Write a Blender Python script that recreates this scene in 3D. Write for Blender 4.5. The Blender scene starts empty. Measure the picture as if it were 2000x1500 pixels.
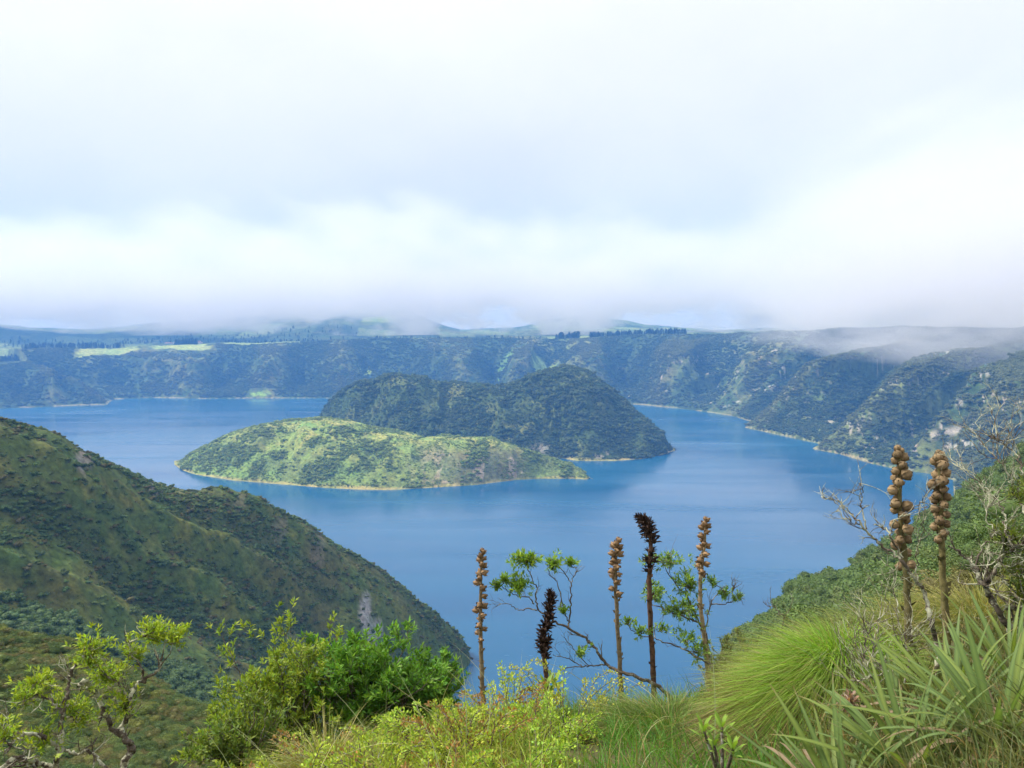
import bpy, math, random
import numpy as np
from mathutils import Vector

random.seed(7)
RNG = np.random.default_rng(11)
SC = bpy.context.scene
COL = SC.collection

# ------------------------------------------------------------------ camera
HC = 250.0                       # eye height above the lake, metres
F_PX = 1502.0                    # focal length in pixels of a 2000 px wide frame
PITCH = math.atan(110 / F_PX)    # looking slightly down
cam_d = bpy.data.cameras.new('camera')
cam_d.sensor_width = 36.0
cam_d.lens = F_PX / 2000 * 36.0
cam_d.clip_start = 0.1
cam_d.clip_end = 60000
cam = bpy.data.objects.new('camera', cam_d)
COL.objects.link(cam)
cam.location = (0, 0, HC)
cam.rotation_euler = (math.pi / 2 - PITCH, 0, 0)
SC.camera = cam

# ------------------------------------------------------------------ sky, sun, exposure
SUN_AZ, SUN_EL = math.radians(-78), math.radians(52)
SUN_DIR = (math.sin(SUN_AZ) * math.cos(SUN_EL), math.cos(SUN_AZ) * math.cos(SUN_EL), math.sin(SUN_EL))


def N(nt, kind, loc=None, **kw):
    n = nt.nodes.new(kind)
    for k, v in kw.items():
        if k.startswith('i_'):
            key = k[2:]
            key = int(key) if key.isdigit() else key.replace('_', ' ')
            n.inputs[key].default_value = v
        else:
            setattr(n, k, v)
    return n


def L(nt, a, b):
    nt.links.new(a, b)


def math_node(nt, op, a, b=None, c=None, clamp=False):
    n = nt.nodes.new('ShaderNodeMath')
    n.operation = op
    n.use_clamp = clamp
    for i, v in enumerate((a, b, c)):
        if v is None:
            continue
        if isinstance(v, (int, float)):
            n.inputs[i].default_value = v
        else:
            nt.links.new(v, n.inputs[i])
    return n.outputs[0]


def ramp(nt, fac, stops, interp='LINEAR'):
    n = nt.nodes.new('ShaderNodeValToRGB')
    cr = n.color_ramp
    cr.interpolation = interp
    while len(cr.elements) < len(stops):
        cr.elements.new(0.5)
    for e, (p, c) in zip(cr.elements, stops):
        e.position = p
        e.color = (*c, 1) if len(c) == 3 else c
    if fac is not None:
        nt.links.new(fac, n.inputs[0])
    return n.outputs[0]


def mixc(nt, fac, a, b, blend='MIX'):
    n = nt.nodes.new('ShaderNodeMix')
    n.data_type = 'RGBA'
    n.blend_type = blend
    for idx, v in ((0, fac), (6, a), (7, b)):
        if isinstance(v, (int, float)):
            n.inputs[idx].default_value = v
        elif isinstance(v, (tuple, list)):
            n.inputs[idx].default_value = (*v, 1) if len(v) == 3 else v
        else:
            nt.links.new(v, n.inputs[idx])
    return n.outputs[2]


world = bpy.data.worlds.new('World')
SC.world = world
world.use_nodes = True
wn = world.node_tree
wn.nodes.clear()
w_out = N(wn, 'ShaderNodeOutputWorld')
w_tc = N(wn, 'ShaderNodeTexCoord')
sky = N(wn, 'ShaderNodeTexSky', sky_type='NISHITA')
sky.sun_disc = False
sky.sun_elevation = SUN_EL
sky.sun_rotation = SUN_AZ
sky.altitude = 3000
w_sky = N(wn, 'ShaderNodeBackground', i_Strength=0.1)
L(wn, sky.outputs[0], w_sky.inputs['Color'])
# the overcast layer: brighter upwards and towards the hidden sun, broken by soft noise
w_sep = N(wn, 'ShaderNodeSeparateXYZ')
L(wn, w_tc.outputs['Generated'], w_sep.inputs[0])
el = math_node(wn, 'MULTIPLY', w_sep.outputs[2], 1.0, clamp=True)
w_map = N(wn, 'ShaderNodeMapping')
w_map.inputs['Scale'].default_value = (1.0, 1.0, 1.5)
w_map.inputs['Location'].default_value = (3.1, 0.4, 0.25)
L(wn, w_tc.outputs['Generated'], w_map.inputs[0])
w_n1 = N(wn, 'ShaderNodeTexNoise', i_Scale=2.3, i_Detail=5.0, i_Roughness=0.5)
L(wn, w_map.outputs[0], w_n1.inputs['Vector'])
w_n2 = N(wn, 'ShaderNodeTexNoise', i_Scale=7.0, i_Detail=6.0, i_Roughness=0.55)
L(wn, w_map.outputs[0], w_n2.inputs['Vector'])
n_sum = math_node(wn, 'ADD', math_node(wn, 'MULTIPLY', w_n1.outputs[0], 0.75), math_node(wn, 'MULTIPLY', w_n2.outputs[0], 0.25))
n_off = math_node(wn, 'MULTIPLY', math_node(wn, 'SUBTRACT', n_sum, 0.5), 0.55)
lev = math_node(wn, 'ADD', el, math_node(wn, 'MULTIPLY', n_off, 1.05))
w_dot = N(wn, 'ShaderNodeVectorMath', operation='DOT_PRODUCT')
L(wn, w_tc.outputs['Generated'], w_dot.inputs[0])
w_dot.inputs[1].default_value = SUN_DIR
glow = math_node(wn, 'POWER', math_node(wn, 'MAXIMUM', w_dot.outputs['Value'], 0.0), 2.0)
lev = math_node(wn, 'ADD', lev, math_node(wn, 'MULTIPLY', glow, 0.32))
cloud_c = ramp(wn, lev, [(0.0, (0.76, 0.78, 0.84)), (0.10, (0.79, 0.81, 0.86)), (0.25, (0.90, 0.91, 0.935)), (0.40, (0.99, 0.99, 0.99)), (1.0, (1.5, 1.48, 1.45))])
w_cl = N(wn, 'ShaderNodeBackground', i_Strength=1.0)
L(wn, cloud_c, w_cl.inputs['Color'])
w_mix = N(wn, 'ShaderNodeMixShader', i_0=0.93)
L(wn, w_sky.outputs[0], w_mix.inputs[1])
L(wn, w_cl.outputs[0], w_mix.inputs[2])
L(wn, w_mix.outputs[0], w_out.inputs['Surface'])

sun_d = bpy.data.lights.new('sun', 'SUN')
sun_d.energy = 4.8
sun_d.angle = math.radians(6)
sun_d.color = (1.0, 0.95, 0.86)
sun = bpy.data.objects.new('sun', sun_d)
COL.objects.link(sun)
sun.rotation_euler = Vector(SUN_DIR).to_track_quat('Z', 'Y').to_euler()
sun.location = (-60, 20, 330)

SC.render.engine = 'CYCLES'
SC.view_settings.view_transform = 'Standard'
SC.view_settings.look = 'None'
SC.view_settings.exposure = 0.2
SC.view_settings.gamma = 1.0
SC.view_settings.use_curve_mapping = False
cy = SC.cycles
cy.use_denoising = True
cy.max_bounces = 8
cy.diffuse_bounces = 2
cy.glossy_bounces = 2
cy.transmission_bounces = 3
cy.transparent_max_bounces = 8
cy.volume_bounces = 5
cy.volume_max_steps = 256
cy.use_adaptive_sampling = True
cy.adaptive_threshold = 0.02

# ------------------------------------------------------------------ pixel <-> place helpers
SP, CP = math.sin(PITCH), math.cos(PITCH)


def tan_el(az, py):
    """slope of the sight line that leaves the eye at azimuth az and crosses row py"""
    k = (750 - np.asarray(py, float)) / F_PX
    return np.cos(az) * (k * CP - SP) / (CP + k * SP)


def az_of(px, py=640.0):
    k = (750 - np.asarray(py, float)) / F_PX
    u = (np.asarray(px, float) - 1000) / F_PX
    return np.arctan2(u, CP + k * SP)


def at(px, py, r):
    """place seen at (px, py), r metres away horizontally"""
    a = az_of(px, py)
    return np.array([r * np.sin(a), r * np.cos(a), HC + r * tan_el(a, py)])


def on_level(px, py, z=0.0):
    a = az_of(px, py)
    r = (z - HC) / tan_el(a, py)
    return np.array([r * np.sin(a), r * np.cos(a)])


# ------------------------------------------------------------------ noise
def _hash(ix, iy, seed):
    h = (ix.astype(np.int64) * 374761393 + iy.astype(np.int64) * 668265263 + seed * 1442695041) & 0xFFFFFFFF
    h = ((h ^ (h >> 13)) * 1274126177) & 0xFFFFFFFF
    h = h ^ (h >> 16)
    return (h & 0xFFFF) / 65535.0


def vnoise(x, y, seed=0):
    x = np.asarray(x, float)
    y = np.asarray(y, float)
    ix, iy = np.floor(x), np.floor(y)
    fx, fy = x - ix, y - iy
    u = fx * fx * fx * (fx * (fx * 6 - 15) + 10)
    v = fy * fy * fy * (fy * (fy * 6 - 15) + 10)
    a = _hash(ix, iy, seed)
    b = _hash(ix + 1, iy, seed)
    c = _hash(ix, iy + 1, seed)
    d = _hash(ix + 1, iy + 1, seed)
    return (a * (1 - u) + b * u) * (1 - v) + (c * (1 - u) + d * u) * v


def fbm(x, y, seed=0, octv=4, gain=0.5):
    s, amp, tot = 0, 1.0, 0
    for o in range(octv):
        s = s + amp * vnoise(x * 2 ** o + 17.3 * o, y * 2 ** o - 9.1 * o, seed + o)
        tot += amp
        amp *= gain
    return s / tot          # 0..1


def ridged(x, y, seed=0, octv=3):
    s, amp, tot = 0, 1.0, 0
    for o in range(octv):
        n = 1 - np.abs(2 * vnoise(x * 2 ** o + 5.7 * o, y * 2 ** o + 3.3 * o, seed + o) - 1)
        s = s + amp * n
        tot += amp
        amp *= 0.5
    return s / tot


def sstep(a, b, x):
    t = np.clip((np.asarray(x, float) - a) / (b - a), 0, 1)
    return t * t * (3 - 2 * t)


def lerp(a, b, t):
    return a + (b - a) * t


def mix3(a, b, t):
    return a + (np.asarray(b, float) - a) * t[..., None]


# ------------------------------------------------------------------ meshes
def mesh_obj(name, V, faces, mat=None, parent=None, col=None, smooth=True, link=True):
    """V: (n,3); faces: list of integer arrays, each (m,3) or (m,4)"""
    V = np.asarray(V, np.float32)
    me = bpy.data.meshes.new(name)
    me.vertices.add(len(V))
    me.vertices.foreach_set('co', V.ravel())
    faces = [np.asarray(f, np.int32) for f in faces if len(f)]
    idx = np.concatenate([f.ravel() for f in faces]) if faces else np.zeros(0, np.int32)
    cnt = np.concatenate([np.full(len(f), f.shape[1], np.int32) for f in faces]) if faces else np.zeros(0, np.int32)
    me.loops.add(len(idx))
    me.loops.foreach_set('vertex_index', idx)
    me.polygons.add(len(cnt))
    st = np.concatenate([[0], np.cumsum(cnt)[:-1]]).astype(np.int32) if len(cnt) else np.zeros(0, np.int32)
    me.polygons.foreach_set('loop_start', st)
    if smooth and len(cnt):
        me.polygons.foreach_set('use_smooth', np.ones(len(cnt), bool))
    if col is not None:
        c = np.ones((len(V), 4), np.float32)
        c[:, :col.shape[1]] = col
        at_ = me.attributes.new('Col', 'FLOAT_COLOR', 'POINT')
        at_.data.foreach_set('color', c.ravel())
    me.update(calc_edges=True)
    if mat:
        me.materials.append(mat)
    o = bpy.data.objects.new(name, me)
    if link:
        COL.objects.link(o)
    if parent:
        o.parent = parent
    return o


def tag(o, label=None, cat=None, group=None, kind=None):
    for k, v in (('label', label), ('category', cat), ('group', group), ('kind', kind)):
        if v:
            o[k] = v
    return o


def empty(name, loc):
    o = bpy.data.objects.new(name, None)
    o.empty_display_size = 0.1
    o.location = tuple(loc)
    COL.objects.link(o)
    return o


def grid_faces(nr, nc, keep=None):
    i = np.arange(nr - 1)[:, None] * nc + np.arange(nc - 1)[None, :]
    q = np.stack([i, i + 1, i + nc + 1, i + nc], -1).reshape(-1, 4)
    return q if keep is None else q[keep.ravel()]


def compact(V, F, *attrs):
    used = np.zeros(len(V), bool)
    used[F.ravel()] = True
    remap = np.cumsum(used) - 1
    return (V[used], remap[F]) + tuple(a[used] for a in attrs)


# ------------------------------------------------------------------ materials
def new_mat(name):
    m = bpy.data.materials.new(name)
    m.use_nodes = True
    nt = m.node_tree
    nt.nodes.clear()
    out = N(nt, 'ShaderNodeOutputMaterial')
    return m, nt, out


def mat_terrain(name, scale, bump_dist, rough=0.95, amount=0.5):
    """ground cover: colour from the mesh, broken by fine noise at the scale of single plants"""
    m, nt, out = new_mat(name)
    ca = N(nt, 'ShaderNodeAttribute', attribute_name='Col')
    tc = N(nt, 'ShaderNodeTexCoord')
    n1 = N(nt, 'ShaderNodeTexNoise', i_Scale=scale, i_Detail=5.0, i_Roughness=0.65)
    n2 = N(nt, 'ShaderNodeTexNoise', i_Scale=scale * 0.13, i_Detail=4.0, i_Roughness=0.6)
    for n in (n1, n2):
        L(nt, tc.outputs['Object'], n.inputs['Vector'])
    v = ramp(nt, n1.outputs[0], [(0.3, (1 - amount,) * 3), (0.7, (1 + amount,) * 3)])
    hue = ramp(nt, n2.outputs[0], [(0.3, (0.85, 1.0, 0.95)), (0.7, (1.25, 1.05, 0.9))])
    c = mixc(nt, 1.0, ca.outputs['Color'], v, 'MULTIPLY')
    c = mixc(nt, 1.0, c, hue, 'MULTIPLY')
    b = N(nt, 'ShaderNodeBump', i_Strength=1.0, i_Distance=bump_dist)
    L(nt, n1.outputs[0], b.inputs['Height'])
    p = N(nt, 'ShaderNodeBsdfPrincipled', i_Roughness=rough)
    p.inputs['Specular IOR Level'].default_value = 0.15
    L(nt, c, p.inputs['Base Color'])
    L(nt, b.outputs[0], p.inputs['Normal'])
    L(nt, p.outputs[0], out.inputs['Surface'])
    return m


def mat_leaf(name, attr='GEOMETRY', var=0.25, transl=0.35, rough=0.55, attr_name='Col', sat=1.0):
    m, nt, out = new_mat(name)
    ca = N(nt, 'ShaderNodeAttribute', attribute_name=attr_name)
    ca.attribute_type = attr
    c = ca.outputs['Color']
    if attr == 'INSTANCER':
        cb = N(nt, 'ShaderNodeAttribute', attribute_name='Col')
        c = mixc(nt, 1.0, c, cb.outputs['Color'], 'MULTIPLY')
    g = N(nt, 'ShaderNodeNewGeometry')
    v = ramp(nt, g.outputs['Random Per Island'], [(0.0, (1 - var,) * 3), (1.0, (1 + var,) * 3)])
    c = mixc(nt, 1.0, c, v, 'MULTIPLY')
    p = N(nt, 'ShaderNodeBsdfPrincipled', i_Roughness=rough)
    p.inputs['Specular IOR Level'].default_value = 0.3
    L(nt, c, p.inputs['Base Color'])
    t = N(nt, 'ShaderNodeBsdfTranslucent')
    L(nt, mixc(nt, 1.0, c, (1.25, 1.3, 0.6), 'MULTIPLY'), t.inputs['Color'])
    mx = N(nt, 'ShaderNodeMixShader', i_0=transl)
    L(nt, p.outputs[0], mx.inputs[1])
    L(nt, t.outputs[0], mx.inputs[2])
    L(nt, mx.outputs[0], out.inputs['Surface'])
    return m


def mat_bark(name, dark, light, lichen, amount=0.5, scale=30.0):
    m, nt, out = new_mat(name)
    tc = N(nt, 'ShaderNodeTexCoord')
    n1 = N(nt, 'ShaderNodeTexNoise', i_Scale=scale, i_Detail=5.0, i_Roughness=0.7)
    n2 = N(nt, 'ShaderNodeTexNoise', i_Scale=scale * 0.35, i_Detail=4.0, i_Roughness=0.7)
    for n in (n1, n2):
        L(nt, tc.outputs['Object'], n.inputs['Vector'])
    c = ramp(nt, n1.outputs[0], [(0.35, dark), (0.65, light)])
    f = ramp(nt, n2.outputs[0], [(0.62 - 0.25 * amount, (0, 0, 0)), (0.68 - 0.22 * amount, (1, 1, 1))])
    c = mixc(nt, f, c, lichen)
    b = N(nt, 'ShaderNodeBump', i_Strength=0.8, i_Distance=0.008)
    L(nt, n1.outputs[0], b.inputs['Height'])
    p = N(nt, 'ShaderNodeBsdfPrincipled', i_Roughness=0.9)
    p.inputs['Specular IOR Level'].default_value = 0.2
    L(nt, c, p.inputs['Base Color'])
    L(nt, b.outputs[0], p.inputs['Normal'])
    L(nt, p.outputs[0], out.inputs['Surface'])
    return m


M_LEAF = mat_leaf('leaf')
M_BUSH = mat_leaf('bush_leaf', attr='INSTANCER', var=0.35, transl=0.2, rough=0.7, attr_name='tint')
M_FAR = mat_terrain('far_scrub_ground', 0.085, 3.5)
M_ISLE = mat_terrain('island_ground', 0.16, 1.6)
M_MID = mat_terrain('hillside_ground', 0.35, 0.8)
M_BARK = mat_bark('lichen_bark', (0.05, 0.04, 0.03), (0.16, 0.13, 0.10), (0.42, 0.42, 0.30), 0.6, 30)
M_TWIG = mat_bark('twig_bark', (0.06, 0.045, 0.032), (0.15, 0.12, 0.09), (0.33, 0.33, 0.28), 0.3, 40)

# ------------------------------------------------------------------ lake
m, nt, out = new_mat('lake_water')
tc = N(nt, 'ShaderNodeTexCoord')
mp = N(nt, 'ShaderNodeMapping')
mp.inputs['Scale'].default_value = (0.35, 1.0, 1.0)
L(nt, tc.outputs['Object'], mp.inputs[0])
w1 = N(nt, 'ShaderNodeTexNoise', i_Scale=0.12, i_Detail=6.0, i_Roughness=0.6)
w2 = N(nt, 'ShaderNodeTexNoise', i_Scale=0.0035, i_Detail=4.0, i_Roughness=0.55, i_Distortion=0.6)
L(nt, mp.outputs[0], w1.inputs['Vector'])
L(nt, mp.outputs[0], w2.inputs['Vector'])
bp = N(nt, 'ShaderNodeBump', i_Strength=0.25, i_Distance=0.35)
L(nt, w1.outputs[0], bp.inputs['Height'])
wp = N(nt, 'ShaderNodeBsdfPrincipled', i_IOR=1.33)
L(nt, ramp(nt, w2.outputs[0], [(0.35, (0.005, 0.064, 0.158)), (0.65, (0.011, 0.094, 0.200))]), wp.inputs['Base Color'])
mp2 = N(nt, 'ShaderNodeMapping')
mp2.inputs['Scale'].default_value = (0.0016, 0.011, 1.0)
mp2.inputs['Rotation'].default_value = (0, 0, 0.25)
L(nt, tc.outputs['Object'], mp2.inputs[0])
w3 = N(nt, 'ShaderNodeTexNoise', i_Scale=1.0, i_Detail=6.0, i_Roughness=0.6, i_Distortion=0.5)
L(nt, mp2.outputs[0], w3.inputs['Vector'])
L(nt, ramp(nt, w3.outputs[0], [(0.38, (0.12,) * 3), (0.64, (0.28,) * 3)]), wp.inputs['Roughness'])
L(nt, bp.outputs[0], wp.inputs['Normal'])
L(nt, wp.outputs[0], out.inputs['Surface'])
M_WATER = m
lake = mesh_obj('lake_water', [(-3600, 150, 0), (2600, 150, 0), (2600, 3600, 0), (-3600, 3600, 0)], [[(0, 1, 2, 3)]], M_WATER)
tag(lake, 'deep blue crater lake around the two islands', kind='structure')

# ------------------------------------------------------------------ far crater wall, plateau and hills
SHORE_PX = [(-700, 822), (-450, 812), (-200, 806), (0, 798), (80, 795), (150, 792), (208, 791), (214, 785), (225, 780), (300, 777), (400, 779),
            (500, 778), (640, 778), (750, 777), (900, 779), (1050, 783), (1150, 786), (1240, 790), (1330, 798), (1430, 812), (1468, 824),
            (1455, 835), (1500, 845), (1560, 858), (1602, 867), (1586, 877), (1640, 887), (1700, 905), (1760, 918), (1815, 925), (1862, 937)]
#            rim height, width of the wall from shore to rim, along the shore by column
RIM = np.array([(-700, 120, 330), (0, 128, 330), (200, 165, 400), (400, 184, 430), (700, 200, 450), (1000, 204, 470), (1200, 222, 480), (1350, 238, 480),
                (1450, 245, 500), (1600, 250, 540), (1800, 255, 560), (2050, 250, 420), (2300, 250, 300)])
shore = [on_level(px, py) for px, py in SHORE_PX]
shore_px = [p[0] for p in SHORE_PX]
for x, y, c in ((628, 1075, 2000), (520, 850, 2080), (430, 620, 2160), (330, 380, 2250)):
    shore.append(np.array([x, y]))
    shore_px.append(c)
shore = np.array(shore)
shore_px = np.array(shore_px, float)
seg_len = np.r_[0, np.cumsum(np.hypot(*np.diff(shore, axis=0).T))]
LAKE_POLY = np.vstack([shore, [(250, 250), (0, 240), (-600, 300), (-1500, 600), (-2300, 1200)]])


def inside(poly, x, y):
    r = np.zeros(x.shape, bool)
    j = len(poly) - 1
    for i in range(len(poly)):
        xi, yi = poly[i]
        xj, yj = poly[j]
        with np.errstate(divide='ignore', invalid='ignore'):
            c = ((yi > y) != (yj > y)) & (x < (xj - xi) * (y - yi) / (yj - yi + 1e-12) + xi)
        r ^= c
        j = i
    return r


_sl = np.linspace(0, seg_len[-1], 400)
_sm = np.stack([np.interp(_sl, seg_len, shore[:, i]) for i in (0, 1)], 1)
_kk = np.hanning(43)[1:-1] / np.hanning(43).sum()
_sm = np.stack([np.convolve(np.pad(_sm[:, i], 20, 'reflect', reflect_type='odd'), _kk, 'valid') for i in (0, 1)], 1)[::7]
_sms, _smp = _sl[::7], np.interp(_sl[::7], seg_len, shore_px)


def smooth_param(x, y):
    best = np.full(x.shape, 1e12)
    s = np.zeros(x.shape)
    for i in range(len(_sm) - 1):
        ax, ay = _sm[i]
        dx, dy = _sm[i + 1] - _sm[i]
        t = np.clip(((x - ax) * dx + (y - ay) * dy) / (dx * dx + dy * dy), 0, 1)
        d = (x - ax - t * dx) ** 2 + (y - ay - t * dy) ** 2
        m_ = d < best
        best = np.where(m_, d, best)
        s = np.where(m_, _sms[i] + t * (_sms[i + 1] - _sms[i]), s)
    return s


def shore_dist(x, y):
    best = np.full(x.shape, 1e12)
    s = np.zeros(x.shape)
    cpx = np.zeros(x.shape)
    for i in range(len(shore) - 1):
        ax, ay = shore[i]
        dx, dy = shore[i + 1] - shore[i]
        l2 = dx * dx + dy * dy
        t = np.clip(((x - ax) * dx + (y - ay) * dy) / l2, 0, 1)
        d = (x - ax - t * dx) ** 2 + (y - ay - t * dy) ** 2
        m_ = d < best
        best = np.where(m_, d, best)
        s = np.where(m_, seg_len[i] + t * (seg_len[i + 1] - seg_len[i]), s)
        cpx = np.where(m_, shore_px[i] + t * (shore_px[i + 1] - shore_px[i]), cpx)
    d = np.sqrt(best)
    return np.where(inside(LAKE_POLY, x, y), -d, d), s, cpx


# hills beyond the plateau: (column, row of the crest, distance)
HILLS = np.array([(-900, 625), (-300, 615), (0, 612), (60, 622), (200, 628), (330, 612), (420, 608), (520, 598), (600, 590), (700, 597), (800, 603), (900, 640),
                  (1000, 636), (1080, 618), (1150, 612), (1250, 630), (1400, 645), (1550, 640), (1700, 632), (2000, 620), (2600, 620)], float)


def far_height(x, y):
    d, s, c = shore_dist(x, y)
    s = smooth_param(x, y)
    c = np.interp(s, _sms, _smp)
    H = np.interp(c, RIM[:, 0], RIM[:, 1])
    W = np.interp(c, RIM[:, 0], RIM[:, 2])
    wob = fbm(x / 130, y / 130, 3, 3) - 0.5
    sw = s + 80 * wob + 0.25 * d
    u = np.clip(d / W, 0, 1)
    ph = sw / 290 + 1.1 * (vnoise(s / 420, d / 2000, 22) - 0.5)
    tri = 1 - 2 * np.abs(ph - np.floor(ph) - 0.5)
    spur = (tri - 0.45) * (0.45 + 0.75 * vnoise(np.floor(ph) * 7.31, 0.5 + 0 * ph, 23))
    spur2 = ridged(sw / 105, d / 500, 31, 2) - 0.5
    rgt = sstep(1350, 1700, c)
    env = sstep(0, lerp(0.42, 0.30, rgt), u) * (1 - sstep(lerp(0.45, 0.35, rgt), lerp(1.0, 0.92, rgt), u))
    prof = np.where(u < 0.97, 0.93 * u ** 0.92 + 0.07 * u ** 3, 1.0)
    prof = 0.95 * u ** 0.9 + 0.05 * sstep(0.6, 1, u)
    calm = lerp(1.0, 1.15, rgt)
    z = H * prof + H * env * calm * 1.1 * (0.80 * spur + 0.26 * spur2)
    z = np.clip(z, 0.45 * H * prof, H * (0.52 + 0.48 * u))
    z = z + env * 16 * (fbm(x / 60, y / 60, 5, 3) - 0.5)
    # beyond the rim: gently rolling plateau, then hills
    over = np.clip(d - W, 0, None)
    right = sstep(1350, 1750, c)
    rim_n = (fbm(x / 260, y / 260, 9, 3) - 0.5)
    z = z + sstep(0.7, 1.0, u) * rim_n * 22
    z = z + sstep(0, 1500, over) * lerp(6, 30, right)
    r = np.hypot(x, y)
    az = np.arctan2(x, y)
    px = 1000 + F_PX * np.tan(az) * CP
    crest = HC + 5200 * tan_el(az, np.interp(px, HILLS[:, 0], HILLS[:, 1]))
    rd = (fbm(x / 900, y / 900, 13, 4) - 0.5)
    hill = (crest - 225) * sstep(3700, 5300, r + 700 * rd) * (0.85 + 0.6 * (ridged(x / 800, y / 1500, 15, 3) - 0.6))
    hill = hill * (1 - right)
    z = z + np.where(over > 0, sstep(0, 500, over) * np.clip(hill, -20, 400), 0)
    z = np.where(d < 0, np.maximum(-9, d * 0.25), z)
    return z, d, s, c, u, over, spur, right


azs = np.radians(np.linspace(-47, 47, 960))
rs = np.concatenate([np.geomspace(420, 2000, 230)[:-1], np.geomspace(2000, 3500, 300)[:-1], np.geomspace(3500, 6800, 110)])
A, R = np.meshgrid(azs, rs)
X, Y = R * np.sin(A), R * np.cos(A)
Z, D, S, Cc, U, OVER, SPUR, RIGHT = far_height(X, Y)
bush = fbm(X / 11, Y / 11, 41, 2) - 0.5
land = D > 4
Z = Z + np.where(land & (OVER < 600), bush * 5.0 * sstep(4, 20, D), 0)
# cover colours, with light on the spur crests painted in
n_big = fbm(X / 220, Y / 220, 51, 4)
n_mid = fbm(X / 45, Y / 45, 52, 3)
c = np.zeros(X.shape + (3,)) + np.array((0.046, 0.078, 0.032))
c = mix3(c, (0.12, 0.15, 0.052), sstep(0.48, 0.68, n_big) * 0.85)
c = mix3(c, (0.16, 0.165, 0.065), sstep(0.02, 0.36, SPUR) * sstep(0.35, 0.6, n_mid) * 0.75)  # spur crests lightened as if catching the sun
c = mix3(c, (0.030, 0.055, 0.028), sstep(0.55, 0.7, n_mid) * 0.8)
# bare rock: bands in the steep right-hand wall
rock = sstep(0.72, 0.76, fbm((X - Y) / 38, Z / 9, 61, 3)) * RIGHT * sstep(0.03, 0.08, U) * (1 - sstep(0.35, 0.6, U))
rock = np.maximum(rock, sstep(0.74, 0.78, fbm((X - Y) / 38, Z / 9, 62, 3)) * sstep(900, 1300, Cc) * (1 - sstep(0.5, 0.9, U)) * sstep(0.02, 0.05, U) * 0.8)
c = mix3(c, (0.34, 0.31, 0.29), rock)
# fields on the plateau
fx, fy = X / 210 + 0.15 * Y / 210, Y / 260
cell = _hash(np.floor(fx), np.floor(fy), 71)
gap = np.minimum(np.minimum(fx % 1, 1 - fx % 1) * 210, np.minimum(fy % 1, 1 - fy % 1) * 260)
field = (cell > 0.5) & (gap > 9)
fcol = np.where((cell > 0.78)[..., None], np.array((0.19, 0.25, 0.10)), np.array((0.11, 0.16, 0.06)))
fm = field * sstep(20, 60, OVER) * (1 - RIGHT) * (1 - sstep(2400, 3200, OVER))
c = mix3(c, fcol, fm * 0.85)
PXC = 1000 + F_PX * np.tan(A) * CP
# the pale meadows on the left rim, the clearings in the wall and by the water
def patch(px0, px1, d0, d1, colr, seed, soft=0.16):
    global c
    w = (fbm(X / 40, Y / 40, seed, 3) - 0.5)
    m_ = sstep(px0, px0 + 18, PXC + 40 * w) * (1 - sstep(px1 - 18, px1, PXC + 40 * w))
    m_ = m_ * sstep(d0, d0 + 14, D + 70 * w) * (1 - sstep(d1 - 14, d1, D + 70 * w)) * (OVER < 5000)
    c = mix3(c, colr, m_ * 0.95)


patch(150, 275, 335, 420, (0.26, 0.34, 0.11), 81)
patch(285, 420, 350, 450, (0.27, 0.35, 0.12), 82)
patch(430, 620, 520, 640, (0.22, 0.30, 0.10), 83)
patch(484, 532, 6, 48, (0.26, 0.42, 0.08), 84)
patch(690, 730, 150, 200, (0.28, 0.40, 0.11), 85)
patch(1040, 1090, 190, 330, (0.24, 0.36, 0.10), 86)
patch(960, 1010, 230, 330, (0.12, 0.22, 0.07), 87)
# pale strip of bare bank and reeds at the water's edge
c = mix3(c, (0.30, 0.27, 0.17), sstep(-1, 1, D) * (1 - sstep(1.5, 4, D + 14 * (n_mid - 0.5))) * 0.8)
keep = ((Z[:-1, :-1] > -8) | (Z[1:, 1:] > -8))
V, Fq, cc = compact(np.stack([X, Y, Z], -1).reshape(-1, 3), grid_faces(*X.shape, keep), c.reshape(-1, 3))
far = mesh_obj('terrain', V, [Fq[:, ::-1]], M_FAR, col=cc)
tag(far, 'forested crater wall with plateau and hills behind the lake', kind='structure')
far_bush_mask = (land & (OVER < 40) & (rock < 0.3))

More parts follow.
